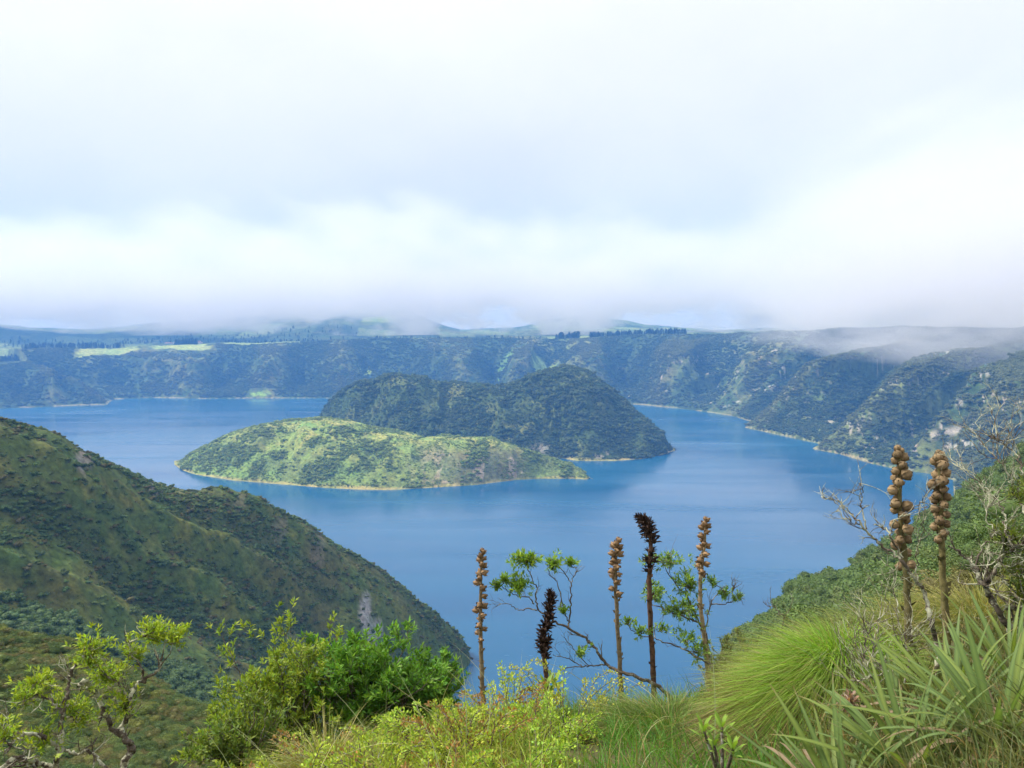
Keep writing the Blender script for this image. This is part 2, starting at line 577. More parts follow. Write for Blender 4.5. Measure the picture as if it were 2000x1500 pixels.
# ------------------------------------------------------------------ islands
def island(name, label, front, crest, back, p_front, seed, colour, px_step, n_r, spur_amp):
    """front/back: (column, distance); crest: (column, row, distance)"""
    front, crest, back = (np.array(a, float) for a in (front, crest, back))
    px = np.arange(front[0, 0] - 1, front[-1, 0] + 1.1, px_step)
    az = az_of(px, 830)
    smooth = lambda a: np.convolve(np.pad(a, 6, 'edge'), np.hanning(15)[1:-1] / np.hanning(15).sum(), 'valid')
    front[:, 1] = [v if v > 1000 else float(np.hypot(*on_level(p, v))) * math.cos(float(az_of(p, v))) for p, v in front]
    ca = np.cos(az)            # distances along the view axis -> along the ground
    rf = smooth(np.interp(px, front[:, 0], front[:, 1])) / ca
    rb = smooth(np.interp(px, back[:, 0], back[:, 1])) / ca
    rc = smooth(np.interp(px, crest[:, 0], crest[:, 2])) / ca
    zc = smooth(HC + rc * tan_el(az, np.interp(px, crest[:, 0], crest[:, 1])))
    zc = zc * sstep(px[0], px[0] + 34, px) * sstep(px[-1], px[-1] - 26, px)
    v = np.linspace(-0.06, 1.06, n_r)
    VV, AZ = np.meshgrid(v, az)
    RF, RC, RB, ZC = (a[:, None] + 0 * VV for a in (rf, rc, rb, zc))
    RR = RF + (RB - RF) * VV
    X, Y = RR * np.sin(AZ), RR * np.cos(AZ)
    uf = np.clip((RR - RF) / np.maximum(RC - RF, 4), -1, 1)
    ub = np.clip((RB - RR) / np.maximum(RB - RC, 4), -1, 1)
    u = np.where(RR < RC, uf, ub)
    up = np.clip(u, 0, 1)
    prof = 1 - (1 - up) ** p_front
    wob = fbm(X / 70, Y / 70, seed, 3) - 0.5
    sp = ridged((np.degrees(AZ) * 22 + 60 * wob) / 60.0, up * 0.6, seed + 3, 2) - 0.5
    env = np.clip(4 * up * (1 - up), 0, 1)
    Z = ZC * prof + ZC * env * spur_amp * sp + env * 7 * wob + 2.0 * sstep(0.02, 0.1, up) * (fbm(X / 7, Y / 7, seed + 9, 2) - 0.5)
    Z = np.where(u <= 0, np.maximum(-4, u * 60), Z + 0.35)
    col = colour(X, Y, Z, up, sp, RR < RC)
    rim = 1 - sstep(1.6, 4.0, Z + 6.0 * (fbm(X / 26, Y / 26, seed + 5, 3) - 0.5))
    rim_c = lerp(np.array((0.38, 0.33, 0.15)), np.array((0.20, 0.22, 0.07)), fbm(X / 18, Y / 18, seed + 6, 2)[..., None])
    col = mix3(col, rim_c, rim)
    V, Fq, cc = compact(np.stack([X, Y, Z], -1).reshape(-1, 3), grid_faces(*X.shape), col.reshape(-1, 3))
    o = mesh_obj(name, V, [Fq], M_ISLE, col=cc)
    tag(o, label, kind='structure')
    return X, Y, Z, up, sp


def col_back(X, Y, Z, up, sp, face):
    n = fbm(X / 60, Y / 60, 101, 4)
    n2 = fbm(X / 16, Y / 16, 102, 3)
    c = np.zeros(X.shape + (3,)) + np.array((0.055, 0.085, 0.034))
    c = mix3(c, (0.12, 0.14, 0.05), sstep(0.48, 0.66, n) * 0.9)
    scar = sstep(0.62, 0.7, n2) * (1 - sstep(6, 20, Z)) * sstep(60, 200, X) * face
    c = mix3(c, (0.36, 0.31, 0.26), scar)
    sp1 = np.exp(-(((X - 55) / 16) ** 2 + ((Z - 16) / 7) ** 2)) * face * sstep(0.35, 0.55, n2)
    return mix3(c, (0.38, 0.33, 0.29), np.clip(sp1 * 1.6, 0, 1))


def col_front(X, Y, Z, up, sp, face):
    n = fbm(X / 45, Y / 45, 111, 4)
    n2 = fbm(X / 12, Y / 12, 112, 3)
    c = np.zeros(X.shape + (3,)) + np.array((0.18, 0.26, 0.065))
    c = mix3(c, (0.13, 0.17, 0.055), sstep(0.45, 0.62, n) * 0.8)
    c = mix3(c, (0.26, 0.28, 0.085), sstep(20, 75, Z) * sstep(0.4, 0.6, n2))
    brown = sstep(-190, -80, X) * (1 - sstep(0, 60, X)) * (1 - sstep(38, 56, Z)) * face
    c = mix3(c, (0.135, 0.115, 0.075), brown * 0.75)
    scar = sstep(0.54, 0.62, fbm(X / 13, Y / 30, 113, 3)) * brown
    return mix3(c, (0.34, 0.28, 0.21), scar * 0.9)


ISLE_B = island('island', 'tall wooded island of two rounded domes in the lake',
                [(600, 1780), (640, 1690), (700, 1590), (800, 1500), (900, 1465), (1000, 1450), (1090, 894), (1130, 900), (1200, 900), (1250, 897), (1295, 888), (1318, 880)],
                [(600, 826, 1800), (620, 812, 1800), (640, 792, 1800), (660, 768, 1790), (700, 747, 1760), (760, 734, 1740), (830, 737, 1730), (870, 747, 1720), (930, 755, 1700), (985, 756, 1690),
                 (1020, 744, 1690), (1060, 726, 1690), (1105, 717, 1690), (1150, 731, 1680), (1190, 762, 1660), (1230, 798, 1630), (1260, 822, 1600), (1290, 848, 1580), (1310, 868, 1575), (1318, 880, 1565)],
                [(600, 1830), (640, 1900), (700, 1950), (1000, 1960), (1105, 1950), (1200, 1850), (1280, 1690), (1318, 1580)],
                1.30, 201, col_back, 1.6, 190, 0.48)
ISLE_F = island('island', 'low sunlit green island with a tan shore in front of the domed island',
                [(339, 906), (345, 914), (360, 921), (380, 927), (450, 938), (550, 946), (640, 953), (700, 956), (760, 957), (830, 953), (930, 947), (1010, 937), (1060, 935), (1120, 935), (1150, 937), (1158, 930)],
                [(339, 902, 1415), (360, 893, 1410), (380, 884, 1405), (450, 849, 1400), (510, 830, 1400), (560, 821, 1400), (640, 817, 1390), (700, 825, 1370), (760, 843, 1350), (820, 858, 1330), (870, 857, 1320),
                 (900, 855, 1310), (960, 855, 1310), (1020, 878, 1300), (1080, 899, 1300), (1120, 912, 1285), (1150, 926, 1260), (1158, 932, 1252)],
                [(339, 1430), (360, 1450), (400, 1490), (500, 1540), (640, 1560), (800, 1500), (960, 1440), (1080, 1400), (1120, 1340), (1158, 1258)],
                1.5, 231, col_front, 1.6, 150, 0.42)

# ------------------------------------------------------------------ near slopes: (distance, row) along columns
NEAR = {
    -900: [(1, 2700), (2, 2000), (4, 1700), (8, 1600), (20, 1500), (55, 1300), (100, 1000), (150, 1050), (330, 1000), (430, 600), (520, 700), (650, 950), (800, 1150)],
    -300: [(1, 2800), (2, 2200), (4, 1780), (8, 1700), (20, 1680), (55, 1460), (100, 1150), (130, 1210), (180, 1300), (300, 1200), (330, 1160), (430, 720), (480, 760), (600, 1050), (720, 1300)],
    0: [(1, 2800), (2, 2200), (4, 1780), (8, 1700), (20, 1690), (55, 1500), (100, 1228), (120, 1280), (180, 1350), (290, 1270), (330, 1200), (430, 820), (470, 850), (600, 1100), (720, 1300)],
    130: [(1, 2800), (2, 2200), (4, 1760), (8, 1680), (20, 1670), (53, 1510), (95, 1258), (115, 1310), (180, 1380), (300, 1300), (345, 1200), (445, 853), (485, 880), (600, 1120), (720, 1300)],
    250: [(1, 2800), (2, 2200), (4, 1740), (8, 1640), (20, 1650), (50, 1520), (85, 1318), (105, 1370), (180, 1410), (310, 1340), (380, 1180), (470, 918), (505, 955), (600, 1140), (720, 1300)],
    380: [(1, 2800), (2, 2200), (4, 1720), (8, 1590), (20, 1640), (50, 1540), (75, 1400), (95, 1440), (180, 1440), (320, 1370), (400, 1190), (495, 962), (530, 985), (610, 1140), (720, 1300)],
    430: [(1, 2800), (2, 2200), (4, 1710), (8, 1570), (20, 1635), (50, 1550), (72, 1440), (95, 1480), (180, 1455), (325, 1385), (410, 1190), (505, 957), (540, 985), (610, 1140), (720, 1300)],
    500: [(1, 2800), (2, 2200), (4, 1700), (8, 1540), (20, 1630), (50, 1570), (70, 1500), (100, 1530), (180, 1480), (330, 1400), (430, 1200), (520, 967), (560, 1000), (620, 1150), (720, 1300)],
    600: [(1, 2800), (2, 2200), (4, 1680), (8, 1500), (12, 1510), (20, 1600), (60, 1580), (180, 1500), (360, 1410), (450, 1240), (535, 1022), (570, 1060), (630, 1200), (720, 1310)],
    700: [(1, 2800), (2, 2200), (4, 1660), (8, 1470), (12, 1480), (20, 1580), (60, 1580), (180, 1510), (390, 1420), (465, 1300), (552, 1087), (582, 1130), (640, 1260), (720, 1320)],
    780: [(1, 2800), (2, 2200), (4, 1650), (8, 1450), (12, 1460), (20, 1570), (60, 1580), (190, 1520), (410, 1430), (480, 1330), (560, 1135), (585, 1170), (640, 1280), (720, 1330)],
    850: [(1, 2800), (2, 2200), (4, 1640), (8, 1425), (12, 1440), (20, 1560), (60, 1580), (200, 1520), (430, 1440), (500, 1360), (565, 1199), (585, 1230), (630, 1310), (720, 1360)],
    900: [(1, 2800), (2, 2200), (4, 1630), (8, 1412), (12, 1425), (20, 1550), (60, 1580), (200, 1520), (440, 1450), (530, 1345), (570, 1240), (585, 1268), (630, 1340), (720, 1380)],
    922: [(1, 2800), (2, 2200), (4, 1625), (8, 1410), (12, 1422), (20, 1550), (60, 1580), (200, 1520), (440, 1455), (540, 1350), (573, 1282), (590, 1300), (630, 1360), (720, 1390)],
    945: [(1, 2800), (2, 2200), (4, 1620), (8, 1405), (12, 1420), (20, 1550), (60, 1580), (200, 1530), (440, 1470), (560, 1400), (575, 1390), (590, 1390), (630, 1400), (720, 1420)],
    1150: [(1, 2800), (2, 2150), (4, 1610), (8, 1400), (11, 1405), (20, 1540), (60, 1580), (200, 1540), (420, 1500), (560, 1430), (720, 1440)],
    1380: [(1, 2800), (2, 2100), (4, 1590), (6, 1450), (8, 1375), (11, 1370), (20, 1480), (60, 1540), (200, 1500), (420, 1490), (560, 1430), (720, 1440)],
    1450: [(1, 2800), (2, 2100), (4, 1580), (6, 1420), (8, 1350), (11, 1345), (20, 1420), (60, 1440), (120, 1400), (165, 1270), (200, 1300), (300, 1460), (420, 1490), (560, 1430), (720, 1440)],
    1530: [(1, 2800), (2, 2060), (4, 1560), (6, 1380), (8, 1320), (11, 1310), (20, 1360), (60, 1400), (110, 1360), (180, 1204), (215, 1250), (300, 1430), (420, 1490), (560, 1430), (720, 1440)],
    1600: [(1, 2750), (2, 2040), (4, 1540), (5.5, 1370), (8, 1300), (11, 1280), (20, 1320), (50, 1340), (90, 1310), (195, 1155), (230, 1200), (310, 1410), (430, 1490), (560, 1430), (720, 1440)],
    1750: [(1, 2700), (2, 2000), (4, 1500), (5.5, 1330), (7.5, 1265), (11, 1235), (20, 1250), (45, 1280), (100, 1240), (225, 1092), (260, 1140), (330, 1390), (440, 1480), (560, 1430), (720, 1440)],
    1850: [(1, 2700), (2, 1980), (4, 1470), (5.5, 1310), (7.5, 1240), (11, 1205), (25, 1190), (45, 1210), (100, 1170), (255, 1012), (290, 1080), (350, 1360), (450, 1480), (560, 1430), (720, 1440)],
    1930: [(1, 2700), (2, 1960), (4, 1450), (5.5, 1290), (7.5, 1220), (11, 1170), (25, 1130), (60, 1130), (150, 1080), (280, 948), (320, 1020), (400, 1300), (500, 1430), (560, 1420), (720, 1440)],
    2000: [(1, 2700), (2, 1950), (4, 1430), (5.5, 1270), (7.5, 1190), (11, 1130), (25, 1090), (60, 1080), (150, 1030), (300, 892), (340, 960), (420, 1250), (500, 1420), (560, 1420), (720, 1440)],
    2200: [(1, 2650), (2, 1900), (4, 1400), (5.5, 1200), (7.5, 1110), (11, 1040), (25, 980), (60, 950), (150, 900), (300, 770), (350, 840), (450, 1250), (560, 1400), (720, 1440)],
    2900: [(1, 2500), (2, 1800), (4, 1300), (8, 1050), (14, 920), (60, 820), (150, 740), (300, 600), (400, 700), (520, 1200), (720, 1400)],
}


def pchip_col(lr, t, q):
    """monotone cubic through the column's points"""
    h = np.diff(lr)
    dlt = np.diff(t) / h
    m_ = np.zeros(len(t))
    for i in range(1, len(t) - 1):
        if dlt[i - 1] * dlt[i] > 0:
            w1_, w2_ = 2 * h[i] + h[i - 1], h[i] + 2 * h[i - 1]
            m_[i] = (w1_ + w2_) / (w1_ / dlt[i - 1] + w2_ / dlt[i])
    m_[0], m_[-1] = dlt[0], dlt[-1]
    q = np.clip(q, lr[0], lr[-1])
    k = np.clip(np.searchsorted(lr, q) - 1, 0, len(lr) - 2)
    s = (q - lr[k]) / h[k]
    return ((2 * s ** 3 - 3 * s ** 2 + 1) * t[k] + (s ** 3 - 2 * s ** 2 + s) * h[k] * m_[k] + (-2 * s ** 3 + 3 * s ** 2) * t[k + 1] + (s ** 3 - s ** 2) * h[k] * m_[k + 1])


NEAR_LR = np.linspace(math.log(1.0), math.log(720), 520)
_cols = sorted(NEAR)
_tab, _az = [], []
for px in _cols:
    pts = np.array(NEAR[px], float)
    a = float(az_of(px, 1000))
    _az.append(a)
    _tab.append(pchip_col(np.log(pts[:, 0]), tan_el(a, pts[:, 1]), NEAR_LR))
NEAR_AZ = np.linspace(_az[0], _az[-1], 700)
_tab = np.array(_tab)
NEAR_T = np.array([np.interp(NEAR_AZ, _az, _tab[:, j]) for j in range(len(NEAR_LR))]).T      # (az, lr)
_k = np.hanning(13)[1:-1]
_k /= _k.sum()
NEAR_T = np.apply_along_axis(lambda a: np.convolve(np.pad(a, 5, 'edge'), _k, 'valid'), 0, NEAR_T)


_far = NEAR_LR > math.log(150)
CREST_R = np.exp(NEAR_LR[_far])[np.argmax(NEAR_T[:, _far], axis=1)]


def near_base(x, y):
    r = np.maximum(np.hypot(x, y), 1.0)
    a = np.arctan2(x, y)
    fi = np.clip((a - NEAR_AZ[0]) / (NEAR_AZ[1] - NEAR_AZ[0]), 0, len(NEAR_AZ) - 1.001)
    fj = np.clip((np.log(r) - NEAR_LR[0]) / (NEAR_LR[1] - NEAR_LR[0]), 0, len(NEAR_LR) - 1.001)
    i, j = fi.astype(int), fj.astype(int)
    u, v = fi - i, fj - j
    t = (NEAR_T[i, j] * (1 - u) + NEAR_T[i + 1, j] * u) * (1 - v) + (NEAR_T[i, j + 1] * (1 - u) + NEAR_T[i + 1, j + 1] * u) * v
    return HC + r * t, r, a


def near_height(x, y):
    x, y = np.asarray(x, float), np.asarray(y, float)
    z, r, a = near_base(x, y)
    # ribs and gullies that run down the ridge, to the lower right
    q = (x * 0.80 + y * 0.60)
    w = (-x * 0.60 + y * 0.80)
    wob = fbm(x / 60, y / 60, 301, 3) - 0.5
    rib = ridged((w + 30 * wob) / 42, (q + 25 * wob) / 150, 302, 3) - 0.55
    ci = np.clip((a - NEAR_AZ[0]) / (NEAR_AZ[1] - NEAR_AZ[0]), 0, len(NEAR_AZ) - 1).astype(int)
    off_crest = 1 - 0.8 * np.exp(-((r - CREST_R[ci]) / 38.0) ** 2)
    far_f = sstep(110, 260, r) * off_crest
    z = z + far_f * rib * 24 * sstep(0, 40, z)
    z = z + sstep(12, 60, r) * (fbm(x / 14, y / 14, 303, 3) - 0.5) * np.minimum(r * 0.03, 4.5) * 1.2
    z = z + (fbm(x / 1.1, y / 1.1, 304, 3) - 0.5) * 0.16 * sstep(1.2, 4, r)
    return z


def ground(x, y):
    return float(near_height(np.array([x]), np.array([y]))[0])


azs = np.linspace(NEAR_AZ[0], NEAR_AZ[-1], 620)
rs = np.concatenate([np.geomspace(1.0, 60, 150)[:-1], np.geomspace(60, 250, 130)[:-1], np.geomspace(250, 720, 230)])
A, R = np.meshgrid(azs, rs)
X, Y = R * np.sin(A), R * np.cos(A)
Z = near_height(X, Y)
n1 = fbm(X / 30, Y / 30, 311, 4)
n2 = fbm(X / 7, Y / 7, 312, 3)
wob = fbm(X / 60, Y / 60, 301, 3) - 0.5
RIB = ridged((-X * 0.60 + Y * 0.80 + 30 * wob) / 42, (X * 0.80 + Y * 0.60 + 25 * wob) / 150, 302, 3) - 0.55
c = np.zeros(X.shape + (3,)) + np.array((0.066, 0.098, 0.026))
c = mix3(c, (0.085, 0.078, 0.030), sstep(0.45, 0.66, n1) * 0.6)
c = mix3(c, (0.115, 0.125, 0.035), sstep(0.52, 0.66, n2) * 0.6)
c = mix3(c, (0.040, 0.062, 0.025), sstep(0.0, -0.18, RIB) * 0.8)
right_side = sstep(0.18, 0.3, A)
c = mix3(c, (0.075, 0.115, 0.030), right_side * 0.7)
near_f = 1 - sstep(14, 40, R)
c = mix3(c, (0.070, 0.062, 0.030), near_f * 0.9)
spur_left = sstep(40, 55, R) * (1 - sstep(105, 130, R)) * (1 - sstep(-0.35, -0.25, A))
c = mix3(c, (0.115, 0.140, 0.040), spur_left * 0.8)


def rock_at(px, py, r, w, h, seed, colr, strength=1.0):
    """bare rock on the ridge round a place: w across the slope, h down it"""
    global c
    p = at(px, py, r)
    a0 = math.atan2(p[0], p[1])
    n = (fbm(X / 6, Y / 9, seed, 3) - 0.5) * 1.1
    e = ((A - a0) * r / w) ** 2 + ((Z - p[2]) / h) ** 2
    near = np.exp(-((R - r) / 55) ** 2) > 0.3
    m_ = (1 - sstep(0.6, 1.0, e + n)) * near
    c = mix3(c, colr, m_ * strength)


GREY = (0.24, 0.24, 0.26)
rock_at(714, 1192, 500, 4.5, 9, 321, GREY)
rock_at(730, 1222, 505, 6, 6, 322, GREY)
rock_at(620, 1105, 480, 6, 9, 323, (0.13, 0.12, 0.10), 0.6)
rock_at(545, 1050, 480, 5, 6, 324, (0.13, 0.12, 0.10), 0.6)
rock_at(168, 902, 420, 5, 5, 325, (0.22, 0.20, 0.20), 0.8)
rock_at(308, 965, 440, 4, 4, 326, (0.22, 0.20, 0.20), 0.8)
rock_at(470, 985, 490, 4, 5, 327, (0.13, 0.12, 0.10), 0.5)
keep = (Z[:-1, :-1] > -6) | (Z[1:, 1:] > -6)
V, Fq, cc = compact(np.stack([X, Y, Z], -1).reshape(-1, 3), grid_faces(*X.shape, keep), c.reshape(-1, 3))
near = mesh_obj('hillside', V, [Fq[:, ::-1]], M_MID, col=cc)
tag(near, 'brown and green hillside falling to the lake on both sides of the viewpoint', kind='structure')

# ------------------------------------------------------------------ air
m, nt, out = new_mat('haze_air')
pv = N(nt, 'ShaderNodeVolumePrincipled')
pv.inputs['Color'].default_value = (0.14, 0.41, 1.0, 1)
pv.inputs['Density'].default_value = 0.00016
pv.inputs['Absorption Color'].default_value = (0.2, 0.2, 1, 1)     # scatters blue, absorbs a little red
L(nt, pv.outputs[0], out.inputs['Volume'])
hz = 920.0
bx0, bx1, by0, by1, bz0 = -5400, 5400, -60, 7000, -10.5
HV = [(bx0, by0, bz0), (bx1, by0, bz0), (bx1, by1, bz0), (bx0, by1, bz0), (bx0, by0, hz), (bx1, by0, hz), (bx1, by1, hz), (bx0, by1, hz)]
HF = [(0, 3, 2, 1), (4, 5, 6, 7), (0, 1, 5, 4), (1, 2, 6, 5), (2, 3, 7, 6), (3, 0, 4, 7)]
haze = mesh_obj('haze', HV, [HF], m, smooth=False)
tag(haze, 'blue haze in the air over the crater lake', kind='stuff')

# ------------------------------------------------------------------ low cloud caught on the hills: closed banks of uneven density
def mist_bank(name, label, lo, hi, base_z, soft, dens, n_scale, cover, step, seed, edge, top_fade):
    lo, hi = np.array(lo, float), np.array(hi, float)
    cx, hs = (lo + hi) / 2, (hi - lo) / 2
    m, nt, out = new_mat(name)
    tc = N(nt, 'ShaderNodeTexCoord')
    mp = N(nt, 'ShaderNodeMapping')
    mp.inputs['Location'].default_value = (seed * 3.7, seed * 1.3, 0)
    mp.inputs['Scale'].default_value = (n_scale, n_scale * 0.3, n_scale * 1.9)
    L(nt, tc.outputs['Object'], mp.inputs[0])
    n = N(nt, 'ShaderNodeTexNoise', i_Scale=1.0, i_Detail=5.0, i_Roughness=0.62)
    L(nt, mp.outputs[0], n.inputs['Vector'])
    sp = N(nt, 'ShaderNodeSeparateXYZ')
    L(nt, tc.outputs['Object'], sp.inputs[0])
    # thicker upwards, gone below the base; the noise lowers and lifts the base
    lift = math_node(nt, 'DIVIDE', math_node(nt, 'SUBTRACT', sp.outputs[2], base_z), soft)
    lev = math_node(nt, 'ADD', lift, math_node(nt, 'MULTIPLY', math_node(nt, 'SUBTRACT', n.outputs[0], cover), 9.5))
    lev = math_node(nt, 'MULTIPLY', lev, 1.0, clamp=True)
    for ax in range(2):      # fades before the bank's own sides
        a = math_node(nt, 'ABSOLUTE', math_node(nt, 'SUBTRACT', sp.outputs[ax], float(cx[ax])))
        f = N(nt, 'ShaderNodeMapRange', i_1=float(hs[ax]), i_2=float(hs[ax] - edge[ax]))
        f.interpolation_type = 'SMOOTHSTEP'
        L(nt, a, f.inputs[0])
        lev = math_node(nt, 'MULTIPLY', lev, f.outputs[0])
    top = N(nt, 'ShaderNodeMapRange', i_1=float(hi[2]), i_2=float(hi[2]) - top_fade)
    L(nt, math_node(nt, 'ADD', sp.outputs[2], math_node(nt, 'MULTIPLY', math_node(nt, 'SUBTRACT', n.outputs[0], 0.42), 750.0)), top.inputs[0])
    lev = math_node(nt, 'MULTIPLY', lev, top.outputs[0])
    d = math_node(nt, 'MULTIPLY', lev, dens)
    pv = N(nt, 'ShaderNodeVolumePrincipled')
    pv.inputs['Color'].default_value = (0.96, 0.95, 0.965, 1)
    pv.inputs['Anisotropy'].default_value = 0.3
    L(nt, d, pv.inputs['Density'])
    L(nt, pv.outputs[0], out.inputs['Volume'])
    x0, y0, z0 = lo
    x1, y1, z1 = hi
    v = [(x0, y0, z0), (x1, y0, z0), (x1, y1, z0), (x0, y1, z0), (x0, y0, z1), (x1, y0, z1), (x1, y1, z1), (x0, y1, z1)]
    f = [(0, 3, 2, 1), (4, 5, 6, 7), (0, 1, 5, 4), (1, 2, 6, 5), (2, 3, 7, 6), (3, 0, 4, 7)]
    o = mesh_obj(name, v, [f], m, smooth=False)
    tag(o, label, kind='stuff')
    m.cycles.volume_step_rate = step
    return o


mist_bank('mist', 'white cloud lying over the far hills beyond the plateau', (-4600, 3300, 215), (3300, 4300, 900), 243, 85, 0.0068, 1 / 420, 0.50, 0.5, 4, (600, 350), 640)
mist_bank('mist', 'thin cloud drifting along the top of the forested crater wall', (640, 1350, 150), (3000, 2900, 900), 196, 75, 0.0050, 1 / 230, 0.50, 0.5, 9, (420, 350), 650)

# ------------------------------------------------------------------ scrub: instanced bushes over the slopes
def unit(v):
    return v / np.maximum(np.linalg.norm(v, axis=-1, keepdims=True), 1e-9)


def rand_dir(n, rng=RNG):
    return unit(rng.normal(size=(n, 3)))


def leaf_mesh(P, Dr, Up, Ln, Wd, Cl, fold=0.15):
    """diamond leaves with a crease: returns V, tris, colours"""
    Dr = unit(Dr)
    Sd = unit(np.cross(Dr, Up))
    Nn = np.cross(Sd, Dr)
    Ln, Wd = np.asarray(Ln)[:, None], np.asarray(Wd)[:, None]
    mid = P + Dr * Ln * 0.45
    v = np.stack([P, mid + Sd * Wd * 0.5 + Nn * Wd * fold, P + Dr * Ln, mid - Sd * Wd * 0.5 + Nn * Wd * fold], 1)
    n = len(P)
    b = np.arange(n)[:, None] * 4
    t = np.concatenate([b + np.array([0, 1, 2]), b + np.array([0, 2, 3])])
    return v.reshape(-1, 3), t, np.repeat(Cl, 4, 0)


def bush_proto(name, n, seed, flat=0.75, leaf=0.30, lumps=7, core=1.0):
    rng = np.random.default_rng(seed)
    lc = rng.normal(size=(lumps, 3)) * np.array([0.45, 0.45, 0.25])
    lc[:, 2] = np.abs(lc[:, 2]) + 0.25
    lr = rng.uniform(0.35, 0.6, lumps)
    k = rng.integers(0, lumps, n)
    d = unit(rng.normal(size=(n, 3)) + np.array([0, 0, 0.35]))
    P = lc[k] + d * (lr[k] * rng.uniform(0.75, 1.05, n))[:, None]
    P[:, 2] *= flat
    P[:, 2] = np.maximum(P[:, 2], 0.0)
    dr = unit(d * 0.7 + rand_dir(n, rng) * 0.8)
    up = unit(d + 0.4 * rand_dir(n, rng))
    cl = np.ones((n, 3)) * rng.uniform(0.8, 1.2, n)[:, None]
    v, t, c = leaf_mesh(P - dr * leaf * 0.4, dr, up, rng.uniform(0.7, 1.3, n) * leaf, rng.uniform(0.7, 1.2, n) * leaf * 0.75, cl)
    # solid core under the leaves, a little darker
    th = np.linspace(0, 2 * np.pi, 8)[:-1]
    core_k = core
    core, cf = [], []
    for j in range(lumps):
        b = len(core)
        for zz, rr in ((-0.7, 0.6), (0.0, 0.85), (0.6, 0.6)):
            core += [(lc[j][0] + lr[j] * core_k * rr * math.cos(a), lc[j][1] + lr[j] * core_k * rr * math.sin(a), max(-0.1, (lc[j][2] + lr[j] * core_k * zz) * flat)) for a in th]
        core.append((lc[j][0], lc[j][1], (lc[j][2] + lr[j] * core_k * 0.85) * flat))
        for q in range(7):
            e = (q + 1) % 7
            for lv in (0, 7):
                cf += [(b + lv + q, b + lv + e, b + lv + 7 + e), (b + lv + q, b + lv + 7 + e, b + lv + 7 + q)]
            cf.append((b + 14 + q, b + 14 + e, b + 21))
    o0 = len(v)
    V = np.vstack([v, np.array(core)])
    Cc_ = np.vstack([c, np.full((len(core), 3), 0.8)])
    return mesh_obj(name, V, [np.vstack([t, np.array(cf) + o0])], M_BUSH, col=Cc_, smooth=False, link=False)


def conifer_proto(name, seed):
    rng = np.random.default_rng(seed)
    n = 220
    h = rng.uniform(0.12, 1.0, n)
    a = rng.uniform(0, 2 * np.pi, n)
    rad = (1 - h) ** 0.7 * 0.22 * rng.uniform(0.4, 1.0, n) + 0.01
    P = np.stack([rad * np.cos(a), rad * np.sin(a), h], 1)
    dr = unit(np.stack([np.cos(a), np.sin(a), rng.uniform(-0.3, 0.7, n)], 1))
    v, t, c = leaf_mesh(P, dr, np.tile([0, 0, 1.0], (n, 1)), np.full(n, 0.13), np.full(n, 0.1), np.ones((n, 3)))
    tr = np.array([(0.02 * math.cos(q), 0.02 * math.sin(q), zz) for zz in (0, 0.9) for q in np.linspace(0, 2 * np.pi, 6)[:-1]])
    tf = [(q, (q + 1) % 5, 5 + (q + 1) % 5) for q in range(5)] + [(q, 5 + (q + 1) % 5, 5 + q) for q in range(5)]
    return mesh_obj(name, np.vstack([v, tr]), [np.vstack([t, np.array(tf) + len(v)])], M_BUSH, col=np.vstack([c, np.full((10, 3), 0.6)]), smooth=False, link=False)


def proto_coll(name, objs):
    c_ = bpy.data.collections.new(name)
    for o in objs:
        c_.objects.link(o)
    return c_


BUSHES = proto_coll('bush_kinds', [bush_proto('bush_kind', 420, 500 + i, leaf=0.19, flat=random.uniform(0.65, 0.95), lumps=5 + i % 4) for i in range(6)])
FINE = proto_coll('fine_bush_kinds', [bush_proto('fine_bush_kind', 1500, 540 + i, flat=random.uniform(0.7, 0.95), leaf=0.12, lumps=7 + i) for i in range(4)])
CLOSE = proto_coll('close_bush_kinds', [bush_proto('close_bush_kind', 7000, 560 + i, flat=random.uniform(0.75, 1.0), leaf=0.055, lumps=9 + i, core=0.6) for i in range(3)])
TREES = proto_coll('tree_kinds', [conifer_proto('tree_kind', 520 + i) for i in range(4)])


